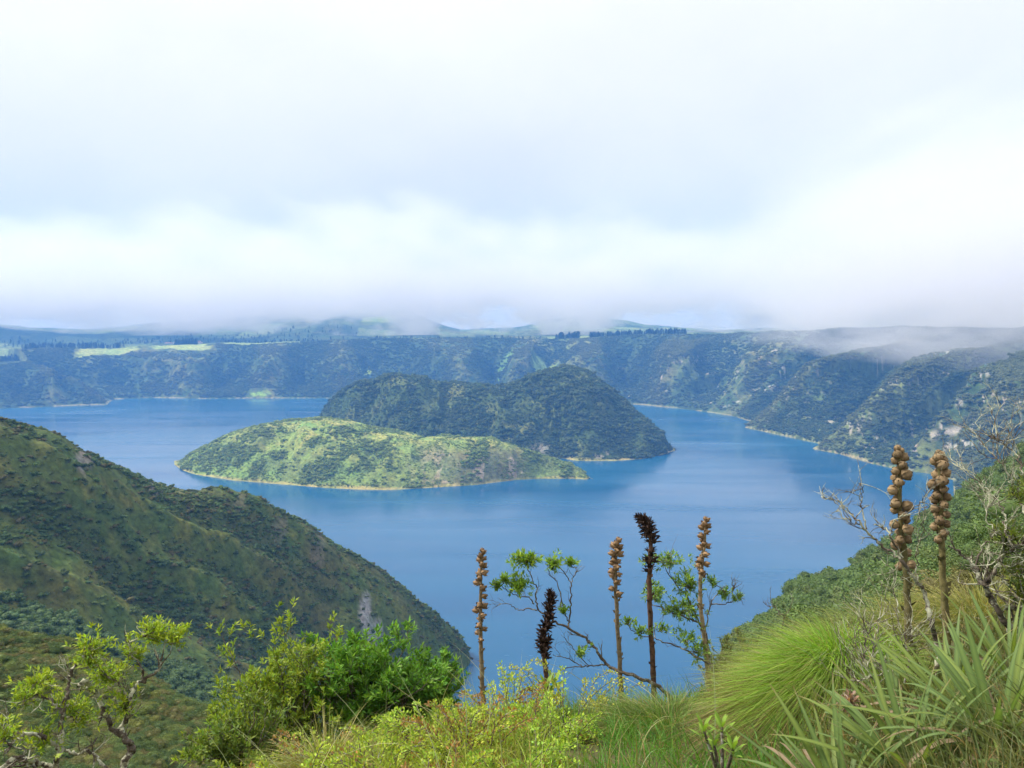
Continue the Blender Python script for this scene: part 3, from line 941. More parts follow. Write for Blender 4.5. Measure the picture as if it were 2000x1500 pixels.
def scatter(name, label, P, scl, tint, coll):
    n = len(P)
    me = bpy.data.meshes.new(name)
    me.vertices.add(n)
    me.vertices.foreach_set('co', np.asarray(P, np.float32).ravel())
    a = me.attributes.new('scl', 'FLOAT_VECTOR', 'POINT')
    a.data.foreach_set('vector', np.asarray(scl, np.float32).ravel())
    a = me.attributes.new('rot', 'FLOAT_VECTOR', 'POINT')
    rot = np.zeros((n, 3), np.float32)
    rot[:, :2] = RNG.uniform(-0.2, 0.2, (n, 2))
    rot[:, 2] = RNG.uniform(0, 6.28, n)
    a.data.foreach_set('vector', rot.ravel())
    a = me.attributes.new('tint', 'FLOAT_COLOR', 'POINT')
    a.data.foreach_set('color', np.c_[tint, np.ones(n)].astype(np.float32).ravel())
    o = bpy.data.objects.new(name, me)
    COL.objects.link(o)
    ng = bpy.data.node_groups.new(name + '_nodes', 'GeometryNodeTree')
    ng.interface.new_socket('Geometry', in_out='INPUT', socket_type='NodeSocketGeometry')
    ng.interface.new_socket('Geometry', in_out='OUTPUT', socket_type='NodeSocketGeometry')
    gi, go = ng.nodes.new('NodeGroupInput'), ng.nodes.new('NodeGroupOutput')
    ci = ng.nodes.new('GeometryNodeCollectionInfo')
    ci.inputs['Collection'].default_value = coll
    ci.inputs['Separate Children'].default_value = True
    ci.inputs['Reset Children'].default_value = True
    ip = ng.nodes.new('GeometryNodeInstanceOnPoints')
    ip.inputs['Pick Instance'].default_value = True
    ar, asc = ng.nodes.new('GeometryNodeInputNamedAttribute'), ng.nodes.new('GeometryNodeInputNamedAttribute')
    for q, nm in ((ar, 'rot'), (asc, 'scl')):
        q.data_type = 'FLOAT_VECTOR'
        q.inputs['Name'].default_value = nm
    ng.links.new(gi.outputs[0], ip.inputs['Points'])
    ng.links.new(ci.outputs[0], ip.inputs['Instance'])
    ng.links.new(ar.outputs[0], ip.inputs['Rotation'])
    ng.links.new(asc.outputs[0], ip.inputs['Scale'])
    ng.links.new(ip.outputs[0], go.inputs[0])
    md = o.modifiers.new('scatter', 'NODES')
    md.node_group = ng
    tag(o, label, kind='stuff')
    return o


def vary(base, n, amt=0.25, warm=0.2):
    base = np.asarray(base, float)
    v = RNG.uniform(1 - amt, 1 + amt, (n, 1))
    w = RNG.uniform(-warm, warm, (n, 1)) * np.array([[1.0, 0.2, -0.3]])
    return base * v * (1 + w)


def meadow(x, y, d):
    p = 1000 + F_PX * (x / y) * CP
    return ((p > 145) & (p < 425) & (d > 325)) | ((p > 1035) & (p < 1095) & (d > 190) & (d < 330)) | ((p > 480) & (p < 535) & (d < 50))


# on the crater wall
n = 260000
a = RNG.uniform(math.radians(-40), math.radians(40), n)
rr = np.sqrt(RNG.uniform(700 ** 2, 3500 ** 2, n))
x, y = rr * np.sin(a), rr * np.cos(a)
z, d, s_, c_, u, ov, sp_, rt = far_height(x, y)
nb = fbm(x / 90, y / 90, 601, 3)
ok = (d > 9) & (ov < 30) & (RNG.uniform(0, 1, n) < 0.34 + 0.9 * sstep(0.42, 0.6, nb) - 0.18 * sstep(0.0, 0.3, sp_)) & ~meadow(x, y, d)
x, y, z, nb, sp_ = x[ok], y[ok], z[ok], nb[ok], sp_[ok]
n = len(x)
sz = RNG.uniform(3.0, 7.0, n)
tint = vary(np.array((0.054, 0.094, 0.040))[None, :] * np.ones((n, 1)), n, 0.35)  # cloud shade over the wall is mixed into this tint
tint = mix3(tint, (0.125, 0.155, 0.055), sstep(0.45, 0.75, RNG.uniform(0, 1, n)) * 0.6)
tint = mix3(tint, (0.16, 0.175, 0.065), sstep(-0.05, 0.3, sp_) * 0.7)  # ridge light put into the tint: paler bushes on crests
scatter('scrub', 'dense scrub covering the crater wall, tinted dark for cloud shade', np.c_[x, y, z - 0.5], np.c_[sz, sz, sz * RNG.uniform(0.7, 1.1, n)], tint, BUSHES)


n = 150000
a = RNG.uniform(math.radians(10), math.radians(42), n)
rr = np.sqrt(RNG.uniform(650 ** 2, 2300 ** 2, n))
x, y = rr * np.sin(a), rr * np.cos(a)
z, d, s_, c_, u, ov, sp_, rt = far_height(x, y)
ok = (d > 3) & (ov < 30) & (RNG.uniform(0, 1, n) < 0.16 + 0.6 * sstep(0.40, 0.6, fbm(x / 70, y / 70, 602, 3)) - 0.25 * sstep(-0.05, 0.25, sp_))
x, y, z, sp_ = x[ok], y[ok], z[ok], sp_[ok]
n = len(x)
sz = 1.2 + 3.4 * RNG.uniform(0, 1, n) ** 1.8
tint = vary(np.array((0.060, 0.098, 0.040)), n, 0.4)
tint = mix3(tint, (0.13, 0.17, 0.055), (RNG.uniform(0, 1, n) > 0.7) * 0.7)
tint = mix3(tint, (0.19, 0.21, 0.070), sstep(-0.05, 0.25, sp_) * 0.85)  # crests of the right wall tinted brighter to look lit
scatter('scrub', 'bushes on the steep wall right of the lake', np.c_[x, y, z - 0.4], np.c_[sz, sz, sz * RNG.uniform(0.7, 1.1, n)], tint, BUSHES)


def grid_points(G, count, cond):
    Xg, Yg, Zg, up, sp_ = G
    i = RNG.uniform(0, Xg.shape[0] - 1.001, count)
    j = RNG.uniform(0, Xg.shape[1] - 1.001, count)
    i0, j0 = i.astype(int), j.astype(int)
    fu, fv = i - i0, j - j0
    b = lambda q: (q[i0, j0] * (1 - fu) + q[i0 + 1, j0] * fu) * (1 - fv) + (q[i0, j0 + 1] * (1 - fu) + q[i0 + 1, j0 + 1] * fu) * fv
    x, y, z, u = b(Xg), b(Yg), b(Zg), b(up)
    ok = (z > RNG.uniform(0.8, 3.6, count)) & cond(x, y, z, u)
    return x[ok], y[ok], z[ok]


# on the domed island
x, y, z = grid_points(ISLE_B, 52000, lambda x, y, z, u: RNG.uniform(0, 1, len(x)) < 0.55 + 0.8 * sstep(0.4, 0.6, fbm(x / 60, y / 60, 101, 4)))
n = len(x)
sz = 1.2 + 3.6 * RNG.uniform(0, 1, n) ** 2.2
tint = vary(np.array((0.070, 0.112, 0.046)), n, 0.35)
tint = mix3(tint, (0.13, 0.165, 0.055), (RNG.uniform(0, 1, n) > 0.75) * 0.7)
sz = sz * (0.65 + 0.9 * sstep(0.42, 0.6, fbm(x / 35, y / 35, 613, 3)))
scatter('scrub', 'dark woodland covering the domed island', np.c_[x, y, z - 0.3], np.c_[sz, sz, sz * RNG.uniform(0.8, 1.2, n)], tint, BUSHES)
# on the low island: clumps with pale grass between
x, y, z = grid_points(ISLE_F, 60000, lambda x, y, z, u: RNG.uniform(0, 1, len(x)) < 0.15 + 0.75 * sstep(0.42, 0.62, fbm(x / 30, y / 30, 611, 4)))
n = len(x)
sz = 0.7 + 2.6 * RNG.uniform(0, 1, n) ** 2.4
tint = vary(np.array((0.19, 0.26, 0.066)), n, 0.35)
tint = mix3(tint, (0.25, 0.32, 0.07), (RNG.uniform(0, 1, n) > 0.6) * 0.7)
sz = sz * (0.6 + 0.9 * sstep(0.42, 0.6, fbm(x / 30, y / 30, 614, 3)))
scatter('scrub', 'patchy bushes on the low sunlit island', np.c_[x, y, z - 0.3], np.c_[sz, sz, sz * RNG.uniform(0.7, 1.0, n)], tint, BUSHES)
# on the near ridges
n = 150000
a = RNG.uniform(NEAR_AZ[0] + 0.1, 0.85, n)
rr = np.sqrt(RNG.uniform(28 ** 2, 620 ** 2, n))
x, y = rr * np.sin(a), rr * np.cos(a)
z = near_height(x, y)
wob = fbm(x / 60, y / 60, 301, 3) - 0.5
rib = ridged((-x * 0.60 + y * 0.80 + 30 * wob) / 42, (x * 0.80 + y * 0.60 + 25 * wob) / 150, 302, 3) - 0.55
nb = fbm(x / 26, y / 26, 621, 3)
rt = sstep(0.15, 0.28, a)
spur_l = (rr > 40) & (rr < 125) & (a < -0.25)
gul = (rr > 125) & (rr < 340) & (a < -0.1)
prob = 0.20 + 0.45 * sstep(0.46, 0.6, nb) + 0.8 * sstep(0.02, -0.15, rib) + 0.8 * rt + 0.5 * gul
ok = (z > 1.5) & (RNG.uniform(0, 1, n) < prob)
x, y, z, nb, rt, rr, spur_l, gul = (q[ok] for q in (x, y, z, nb, rt, rr, spur_l, gul))
n = len(x)
sz = (0.4 + 1.9 * RNG.uniform(0, 1, n) ** 2.4) * lerp(1.0, 1.7, rt) * np.where(spur_l, 0.45, 1.0) * np.where(gul, 1.6, 1.0)
tint = vary(np.array((0.098, 0.150, 0.042)), n, 0.4)
tint = mix3(tint, (0.080, 0.140, 0.045), np.clip(sstep(0.45, 0.58, nb) + 0.7 * gul, 0, 1) * 0.9)
tint = mix3(tint, (0.14, 0.105, 0.045), ((RNG.uniform(0, 1, n) > 0.82) & ~gul) * 0.7)
tint = mix3(tint, (0.115, 0.18, 0.045), rt * 0.7)
tint = mix3(tint, (0.17, 0.155, 0.060), spur_l * 0.7)
scl = np.c_[sz, sz, sz * RNG.uniform(0.7, 1.0, n)]
fine = rr < 300
P = np.c_[x, y, z - 0.15]
scatter('scrub', 'low bushes and shrubs covering the dark ridge by the lake', P[~fine], scl[~fine], tint[~fine], BUSHES)
fine = fine & (rr > 70)
scatter('scrub', 'low bushes on the slopes below the viewpoint', P[fine], scl[fine], tint[fine], FINE)
fine = (rr <= 70) & (rr > 33)
scatter('scrub', 'leafy bushes a stone throw below the viewpoint', P[fine], scl[fine] * 0.7, tint[fine], CLOSE)
# low shrubs close together on the nearest spur and the slope to the right
n = 26000
a = np.where(RNG.uniform(0, 1, n) < 0.7, RNG.uniform(-0.8, -0.1, n), RNG.uniform(0.2, 0.75, n))
rr = np.sqrt(RNG.uniform(14 ** 2, 135 ** 2, n))
rr = np.where((a < 0) & (rr < 35), rr + 40, rr)
x, y = rr * np.sin(a), rr * np.cos(a)
z = near_height(x, y)
n = len(x)
sz = RNG.uniform(0.25, 0.85, n)
tint = vary(np.array((0.145, 0.180, 0.048)), n, 0.4)
k_ = RNG.uniform(0, 1, n)
tint = mix3(tint, (0.17, 0.145, 0.06), (k_ > 0.8) * 0.7)
tint = mix3(tint, (0.075, 0.125, 0.036), (k_ < 0.35) * 0.9)
scatter('scrub', 'heathy low shrubs on the nearest spur', np.c_[x, y, z - 0.08], np.c_[sz, sz, sz * RNG.uniform(0.7, 1.0, n)], tint, CLOSE)
# rows of dark trees on the plateau edge
P, tn = [], []
for (p0, p1, d0, d1, k, h) in ((-150, 245, 425, 480, 260, 20), (340, 385, 470, 520, 60, 24), (1085, 1130, 490, 540, 60, 26), (1150, 1340, 500, 560, 160, 22), (740, 1080, 520, 560, 120, 12), (430, 760, 600, 700, 100, 12), (-100, 700, 900, 1500, 260, 14)):
    i = 0
    tries = 0
    a_ = az_of(RNG.uniform(p0, p1, k * 30), 660)
    r_ = RNG.uniform(2700, 4300, k * 30)
    xx, yy = r_ * np.sin(a_), r_ * np.cos(a_)
    zz, dd, *_r = far_height(xx, yy)
    g = np.where((dd > d0) & (dd < d1))[0][:k]
    for q in g:
        P.append((xx[q], yy[q], zz[q] - 1, h * random.uniform(0.7, 1.25)))
P = np.array(P)
n = len(P)
scatter('treeline', 'rows of dark trees along the edge of the plateau', P[:, :3], np.c_[P[:, 3], P[:, 3], P[:, 3]], vary(np.array((0.022, 0.040, 0.024)), n, 0.3), TREES)

# ------------------------------------------------------------------ plants of the foreground
class Acc:
    def __init__(self):
        self.V, self.T, self.Q, self.C, self.n = [], [], [], [], 0

    def add(self, V, C, tris=None, quads=None):
        V = np.asarray(V, float)
        C = np.broadcast_to(np.asarray(C, float), (len(V), 3))
        self.V.append(V)
        self.C.append(C)
        if tris is not None and len(tris):
            self.T.append(np.asarray(tris) + self.n)
        if quads is not None and len(quads):
            self.Q.append(np.asarray(quads) + self.n)
        self.n += len(V)

    def build(self, name, mat, parent=None, origin=(0, 0, 0), smooth=True):
        if not self.n:
            return None
        V = np.vstack(self.V) - np.asarray(origin)
        f = []
        if self.T:
            f.append(np.vstack(self.T))
        if self.Q:
            f.append(np.vstack(self.Q))
        return mesh_obj(name, V, f, mat, parent, np.vstack(self.C), smooth)


def spline(pts, k=5):
    p = np.asarray(pts, float)
    if len(p) < 3:
        t = np.linspace(0, 1, k + 1)[:, None]
        return p[0] * (1 - t) + p[-1] * t
    e = np.vstack([2 * p[0] - p[1], p, 2 * p[-1] - p[-2]])
    o = []
    for i in range(1, len(e) - 2):
        a, b, c_, d = e[i - 1], e[i], e[i + 1], e[i + 2]
        for t in np.arange(k) / k:
            o.append(0.5 * (2 * b + (c_ - a) * t + (2 * a - 5 * b + 4 * c_ - d) * t * t + (3 * b - a - 3 * c_ + d) * t ** 3))
    o.append(p[-1])
    return np.array(o)


def tube(acc, pts, rad, sides=6, col=(0.1, 0.08, 0.06)):
    pts = np.asarray(pts, float)
    n = len(pts)
    rad = np.broadcast_to(np.asarray(rad, float), (n,))
    T = unit(np.gradient(pts, axis=0))
    ref = np.array([0.31, 0.77, 0.21]) if abs(T[:, 1]).mean() < 0.8 else np.array([0.9, 0.1, 0.3])
    A1 = unit(np.cross(T, ref))
    A2 = np.cross(T, A1)
    th = np.linspace(0, 2 * np.pi, sides, endpoint=False)
    ring = (A1[:, None, :] * np.cos(th)[None, :, None] + A2[:, None, :] * np.sin(th)[None, :, None]) * rad[:, None, None] + pts[:, None, :]
    i = np.arange(n - 1)[:, None] * sides
    j = np.arange(sides)[None, :]
    k = (j + 1) % sides
    q = np.stack([i + j, i + k, i + sides + k, i + sides + j], -1).reshape(-1, 4)
    acc.add(ring.reshape(-1, 3), col, quads=q)


def leaves(acc, P, Dr, Ln, Wd, base, rng, amt=0.3, warm=0.25, fold=0.15, up=None):
    n = len(P)
    if n == 0:
        return
    base = np.broadcast_to(np.asarray(base, float), (n, 3))
    v = rng.uniform(1 - amt, 1 + amt, (n, 1))
    w = rng.uniform(-warm, warm, (n, 1)) * np.array([[1.0, 0.25, -0.3]])
    up = unit(rand_dir(n, rng) * 0.7 + np.array([0, 0, 1.0])) if up is None else up
    V, t, c_ = leaf_mesh(P, Dr, up, Ln, Wd, base * v * (1 + w), fold)
    acc.add(V, c_, tris=t)


def tuft(acc, P, Dr, k, ln, wd, base, rng, spread=0.9, **kw):
    """k leaves round each shoot tip"""
    P, Dr = np.repeat(P, k, 0), np.repeat(unit(Dr), k, 0)
    n = len(P)
    d = unit(Dr + spread * rand_dir(n, rng))
    P = P - Dr * (rng.uniform(0, 1.2, n) * ln)[:, None]
    b = np.repeat(base, k, 0) if np.ndim(base) == 2 else base
    leaves(acc, P, d, ln * rng.uniform(0.6, 1.2, n), wd * rng.uniform(0.7, 1.2, n), b, rng, **kw)


def blades(acc, root, d0, bend, ln, wd, base, rng, seg=4, amt=0.25, warm=0.2, tip=None):
    """arching grass blades, each a tapering strip"""
    n = len(root)
    t = np.linspace(0, 1, seg + 1)
    ln = np.broadcast_to(ln, (n,))
    C = root[:, None, :] + ln[:, None, None] * (d0[:, None, :] * t[None, :, None] + bend[:, None, :] * (t ** 2)[None, :, None])
    side = unit(np.cross(unit(d0 + bend * 0.5), rand_dir(n, rng)))
    w = (np.broadcast_to(wd, (n,))[:, None] * (1 - t ** 1.5)[None, :] * 0.5)[..., None]
    V = np.stack([C - side[:, None, :] * w, C + side[:, None, :] * w], 2).reshape(n, -1, 3)
    m_ = 2 * (seg + 1)
    i = np.arange(seg) * 2
    q = np.stack([i, i + 1, i + 3, i + 2], -1)
    Q = (np.arange(n)[:, None, None] * m_ + q[None]).reshape(-1, 4)
    base = np.broadcast_to(np.asarray(base, float), (n, 3))
    c_ = base * rng.uniform(1 - amt, 1 + amt, (n, 1)) * (1 + rng.uniform(-warm, warm, (n, 1)) * np.array([[1.0, 0.2, -0.4]]))
    cc_ = np.repeat(c_[:, None, :], seg + 1, 1)
    if tip is not None:
        cc_ = lerp(cc_, np.asarray(tip), (t[None, :, None] ** 2) * 0.6)
    acc.add(V.reshape(-1, 3), np.repeat(cc_, 2, 1).reshape(-1, 3), quads=Q)


def twig(acc, p, d, ln, rad, level, tips, rng, wander=0.35, kids=3, up=0.25, sides=5, shrink=0.62, col=(0.1, 0.08, 0.06)):
    """crooked branch with side branches; collects the shoot tips"""
    k = 5
    pts, dirs = [np.array(p, float)], []
    d = unit(np.array(d, float))
    for i in range(k):
        d = unit(d + wander * rand_dir(1, rng)[0] + np.array([0, 0, up * 0.3]))
        pts.append(pts[-1] + d * ln / k)
        dirs.append(d)
    tube(acc, pts, np.linspace(rad, rad * 0.45, k + 1), sides, col)
    tips.append((pts[-1], dirs[-1], level))
    if level > 0:
        for q in range(kids):
            i = rng.integers(1, k + 1)
            nd = unit(dirs[i - 1] + 0.95 * rand_dir(1, rng)[0] + np.array([0, 0, up]))
            twig(acc, pts[i], nd, ln * shrink * rng.uniform(0.7, 1.2), rad * 0.55, level - 1, tips, rng, wander, kids, up, max(4, sides - 1), shrink, col)


def base_of(px, r):
    a = float(az_of(px, 1350))
    x, y = r * math.sin(a), r * math.cos(a)
    return np.array([x, y, ground(x, y)])


def traced(pts, r0, r1, rng, jit=0.03):
    """a branch that runs past the given rows and columns, r0 to r1 metres away"""
    n = len(pts)
    rr = np.linspace(r0, r1, n) + rng.normal(0, jit, n)
    return np.array([at(px, py, q) for (px, py), q in zip(pts, rr)])


# --- seed spikes
def simple_mat(name, c0, c1, scale, rough=0.85, bump=0.004):
    m, nt, out = new_mat(name)
    tc = N(nt, 'ShaderNodeTexCoord')
    oi = N(nt, 'ShaderNodeObjectInfo')
    n1 = N(nt, 'ShaderNodeTexNoise', i_Scale=scale, i_Detail=5.0, i_Roughness=0.7)
    L(nt, tc.outputs['Object'], n1.inputs['Vector'])
    c_ = ramp(nt, n1.outputs[0], [(0.35, c0), (0.68, c1)])
    v = ramp(nt, oi.outputs['Random'], [(0, (0.75,) * 3), (1, (1.25,) * 3)])
    c_ = mixc(nt, 1.0, c_, v, 'MULTIPLY')
    b = N(nt, 'ShaderNodeBump', i_Strength=0.9, i_Distance=bump)
    L(nt, n1.outputs[0], b.inputs['Height'])
    p = N(nt, 'ShaderNodeBsdfPrincipled', i_Roughness=rough)
    p.inputs['Specular IOR Level'].default_value = 0.2
    L(nt, c_, p.inputs['Base Color'])
    L(nt, b.outputs[0], p.inputs['Normal'])
    L(nt, p.outputs[0], out.inputs['Surface'])
    return m


M_POD = simple_mat('pod_brown', (0.14, 0.088, 0.045), (0.40, 0.295, 0.165), 45)
M_POD_TAN = simple_mat('pod_tan', (0.15, 0.085, 0.045), (0.40, 0.27, 0.15), 45)
M_POD_DARK = simple_mat('pod_dark', (0.016, 0.010, 0.008), (0.060, 0.036, 0.027), 60)
M_STEM = {'green': simple_mat('stem_green', (0.085, 0.075, 0.028), (0.21, 0.18, 0.075), 28),
          'tan': simple_mat('stem_tan', (0.12, 0.085, 0.05), (0.34, 0.27, 0.17), 28),
          'dark': simple_mat('stem_dark', (0.04, 0.024, 0.016), (0.15, 0.085, 0.055), 28)}


def lathe_pod(name, prof, sides, mat, sepal=0.0):
    V, Q = [], []
    for z_, r_ in prof:
        for k in range(sides):
            a_ = 2 * math.pi * k / sides
            lob = 1 + 0.10 * math.cos(3 * a_)
            V.append((r_ * lob * math.cos(a_), r_ * lob * math.sin(a_), z_))
    for i in range(len(prof) - 1):
        for k in range(sides):
            e = (k + 1) % sides
            Q.append((i * sides + k, i * sides + e, (i + 1) * sides + e, (i + 1) * sides + k))
    T = []
    if sepal:                  # pointed sepals clasping the capsule
        for k in range(5):
            a_ = 2 * math.pi * k / 5
            for (z_, r_, da) in ((0.02, 0.30, -0.45), (0.02, 0.30, 0.45)):
                V.append((r_ * math.cos(a_ + da), r_ * math.sin(a_ + da), z_))
            V.append((0.60 * math.cos(a_ - 0.3), 0.60 * math.sin(a_ - 0.3), 0.5))
            V.append((0.60 * math.cos(a_ + 0.3), 0.60 * math.sin(a_ + 0.3), 0.5))
            V.append((sepal * math.cos(a_), sepal * math.sin(a_), 0.98))
            b = len(V) - 5
            Q.append((b, b + 1, b + 3, b + 2))
            T.append((b + 2, b + 3, b + 4))
    o = mesh_obj(name, V, [np.array(Q)] + ([np.array(T)] if T else []), mat, link=False)
    return o.data


POD_ROUND = lathe_pod('seed_pod', [(0, 0.16), (0.12, 0.38), (0.38, 0.50), (0.65, 0.46), (0.86, 0.28), (0.97, 0.08)], 10, M_POD, 0.36)
POD_POINT = lathe_pod('seed_pod', [(0, 0.14), (0.12, 0.34), (0.36, 0.44), (0.62, 0.36), (0.85, 0.18), (1.1, 0.02)], 9, M_POD_TAN, 0.5)


def open_pod():
    V, Q, T = [], [], []
    for z_, r_ in ((0, 0.12), (0.25, 0.32), (0.5, 0.26)):
        V += [(r_ * math.cos(2 * math.pi * k / 7), r_ * math.sin(2 * math.pi * k / 7), z_) for k in range(7)]
    for i in range(2):
        Q += [(i * 7 + k, i * 7 + (k + 1) % 7, i * 7 + 7 + (k + 1) % 7, i * 7 + 7 + k) for k in range(7)]
    for k in range(6):           # three split valves and their halves curl outwards
        a_ = 2 * math.pi * k / 6 + 0.2
        b = len(V)
        for (z_, r_, da) in ((0.35, 0.22, -0.4), (0.35, 0.22, 0.4), (0.75, 0.50, -0.22), (0.75, 0.50, 0.22), (1.0 - 0.15 * (k % 2), 0.62 + 0.14 * (k % 2), 0)):
            V.append((r_ * math.cos(a_ + da), r_ * math.sin(a_ + da), z_))
        Q.append((b, b + 1, b + 3, b + 2))
        T.append((b + 2, b + 3, b + 4))
    return mesh_obj('seed_pod', V, [np.array(Q), np.array(T)], M_POD_DARK, smooth=False, link=False).data


POD_OPEN = open_pod()


def spike(label, base_px, top, r, style, n_pods, f0, pod, stem_r, seed, lean=()):
    rng = np.random.default_rng(seed)
    b = base_of(base_px, r)
    t = at(top[0], top[1], r)
    root = empty('seed_spike', b)
    tag(root, label, 'seed spike', 'woolly seed spikes standing over the slope')
    mids = [at(px, py, r + dr) for px, py, dr in lean]
    pts = spline([b - np.array([0, 0, 0.1])] + mids + [t], 16 if not mids else 9)
    n = len(pts)
    pts[1:-1] += rng.normal(0, 0.004, (n - 2, 3)) + np.array([[0.016, 0.01, 0.0]]) * np.sin(np.linspace(0, rng.uniform(4, 9), n - 2) + seed)[:, None]
    u = np.linspace(0, 1, n)
    collar = 1 + 0.10 * np.where(np.arange(n) % 3 == 0, 1, 0)
    a_ = Acc()
    fine = np.linspace(0, 1, n * 3)
    fp = np.stack([np.interp(fine, u, pts[:, i]) for i in range(3)], 1)
    fr = stem_r * lerp(1.0, 0.45, fine) * (1 + 0.13 * (np.arange(len(fine)) % 5 == 0))
    tube(a_, fp, fr, 9)
    # withered bracts along the bare lower stem
    k = 26
    q = rng.uniform(0.08, f0 + 0.1, k)
    P = np.stack([np.interp(q, u, pts[:, i]) for i in range(3)], 1)
    ang = rng.uniform(0, 6.28, k)
    d = np.stack([np.cos(ang), np.sin(ang), np.full(k, 1.3)], 1)
    leaves(a_, P + d * np.array([1, 1, 0]) * stem_r * 0.6, d, np.full(k, stem_r * 2.0), np.full(k, stem_r * 1.1), (0.2, 0.15, 0.1), rng)
    a_.build('stem', M_STEM[style], root, b)
    mesh = {'green': POD_ROUND, 'tan': POD_POINT, 'dark': POD_OPEN}[style]
    for i in range(n_pods):
        w = i / (n_pods - 1)
        if 0.25 < w and rng.uniform() < 0.13:
            continue
        f = 1 - (1 - f0) * w ** (1.25 if style != 'dark' else 1.0)
        p = np.array([np.interp(f, u, pts[:, j]) for j in range(3)])
        g = min(n - 2, int(f * (n - 1)))
        ax = unit(pts[g + 1] - pts[g])
        ang = i * 2.39996 + rng.uniform(-0.25, 0.25)
        s1 = unit(np.cross(ax, [0.2, 1, 0.1]))
        s2 = np.cross(ax, s1)
        out_d = s1 * math.cos(ang) + s2 * math.sin(ang)
        climb = 1.6 * (1 - w) ** 6 + (0.25 if style != 'dark' else 0.45) + rng.uniform(-0.15, 0.15)
        d = unit(out_d + ax * climb)
        size = pod * (0.62 + 0.38 * min(1, w * 5)) * (rng.uniform(0.78, 1.15) if style != 'dark' else rng.uniform(0.6, 1.3))
        o = bpy.data.objects.new('seed_pod', mesh)
        COL.objects.link(o)
        o.parent = root
        sr = stem_r * lerp(1.0, 0.45, f)
        o.location = tuple(p - b + out_d * sr * 0.8 * min(1, 0.3 + w * 4))
        e = Vector(d).to_track_quat('Z', 'Y')
        o.rotation_euler = e.to_euler()
        o.scale = (size, size, size * (1.0 if style != 'green' else 0.95))
    return root


spike('brown seed spike of round woolly pods, tallest one beside the bare lichened branch', 1787, (1757, 880), 5.5, 'green', 32, 0.54, 0.066, 0.027, 701, [(1768, 1130, 0.0)])
spike('brown seed spike of round woolly pods behind its taller neighbour, near the beach cove', 1858, (1836, 888), 5.9, 'green', 30, 0.56, 0.066, 0.028, 702, [(1838, 1080, 0.0)])
spike('tan seed spike on a pale stalk, alone beside the dark headland tip', 947, (943, 1078), 8.2, 'tan', 28, 0.42, 0.072, 0.028, 703, [(936, 1220, 0.0)])
spike('tan seed spike on a pale stalk, between the short and the tall blackened spikes', 1214, (1208, 1056), 8.0, 'tan', 23, 0.50, 0.068, 0.027, 704, [(1202, 1160, 0.0)])
spike('reddish tan seed spike rising through the leafy grey-branched shrub', 1387, (1379, 1015), 8.4, 'tan', 21, 0.58, 0.072, 0.028, 705, [(1370, 1150, 0.0)])
spike('short blackened seed spike in front of the leaning slender tree', 1078, (1074, 1156), 7.8, 'dark', 60, 0.44, 0.076, 0.030, 706, [(1066, 1270, 0.0)])
spike('tall blackened seed spike with its tip bent over', 1281, (1245, 1010), 8.1, 'dark', 56, 0.36, 0.076, 0.030, 707, [(1271, 1180, 0.0), (1272, 1060, 0.0), (1264, 1026, 0.0)])

# --- sword-leaved rosettes
def sword_leaf(name, curve, seed, fold=0.35, dry=False):
    rng = np.random.default_rng(seed)
    n = 9
    t = np.linspace(0, 1, n)
    ang = 0.25 + curve * t ** 1.5
    dx, dz = np.cumsum(np.sin(ang)) / n, np.cumsum(np.cos(ang)) / n
    w = 0.5 * 0.052 * np.minimum(1, 0.55 + 1.5 * t) * (1 - t ** 2.4) + 0.0008
    tw = rng.uniform(-0.2, 0.2) * t
    V, C_ = [], []
    for i in range(n):
        for k, s in enumerate((-1, 0, 1)):
            V.append((dx[i] - 0.35 * abs(s) * fold * w[i] * -1, s * w[i] + tw[i] * 0.05, dz[i] + abs(s) * fold * w[i]))
            cc_ = np.array((0.16, 0.235, 0.065)) if s == 0 else np.array((0.095, 0.155, 0.045))
            if dry is True:
                cc_ = np.array((0.27, 0.20, 0.12)) * rng.uniform(0.7, 1.1)
            elif dry:
                cc_ = cc_ * np.array([1.2, 1.08, 0.8])
            C_.append(lerp(lerp(np.array((0.20, 0.19, 0.09)), cc_, min(1, t[i] * 4)), np.array((0.26, 0.17, 0.085)), float(sstep(0.86, 1, t[i]))))
    Q = []
    for i in range(n - 1):
        for k in range(2):
            Q.append((i * 3 + k, i * 3 + k + 1, i * 3 + 4 + k, i * 3 + 3 + k))
    return mesh_obj(name, V, [np.array(Q)], M_LEAF, col=np.array(C_), link=False).data


SWORDS = [sword_leaf('leaf', cv, 720 + i) for i, cv in enumerate((0.2, 0.45, 0.7, 1.0, 1.35))]
DEAD = [sword_leaf('leaf', cv, 730 + i, 0.6, True) for i, cv in enumerate((1.2, 1.9, 2.4))]
OLIVE = [sword_leaf('leaf', cv, 735 + i, 0.45, 'olive') for i, cv in enumerate((0.3, 0.6, 0.95))]


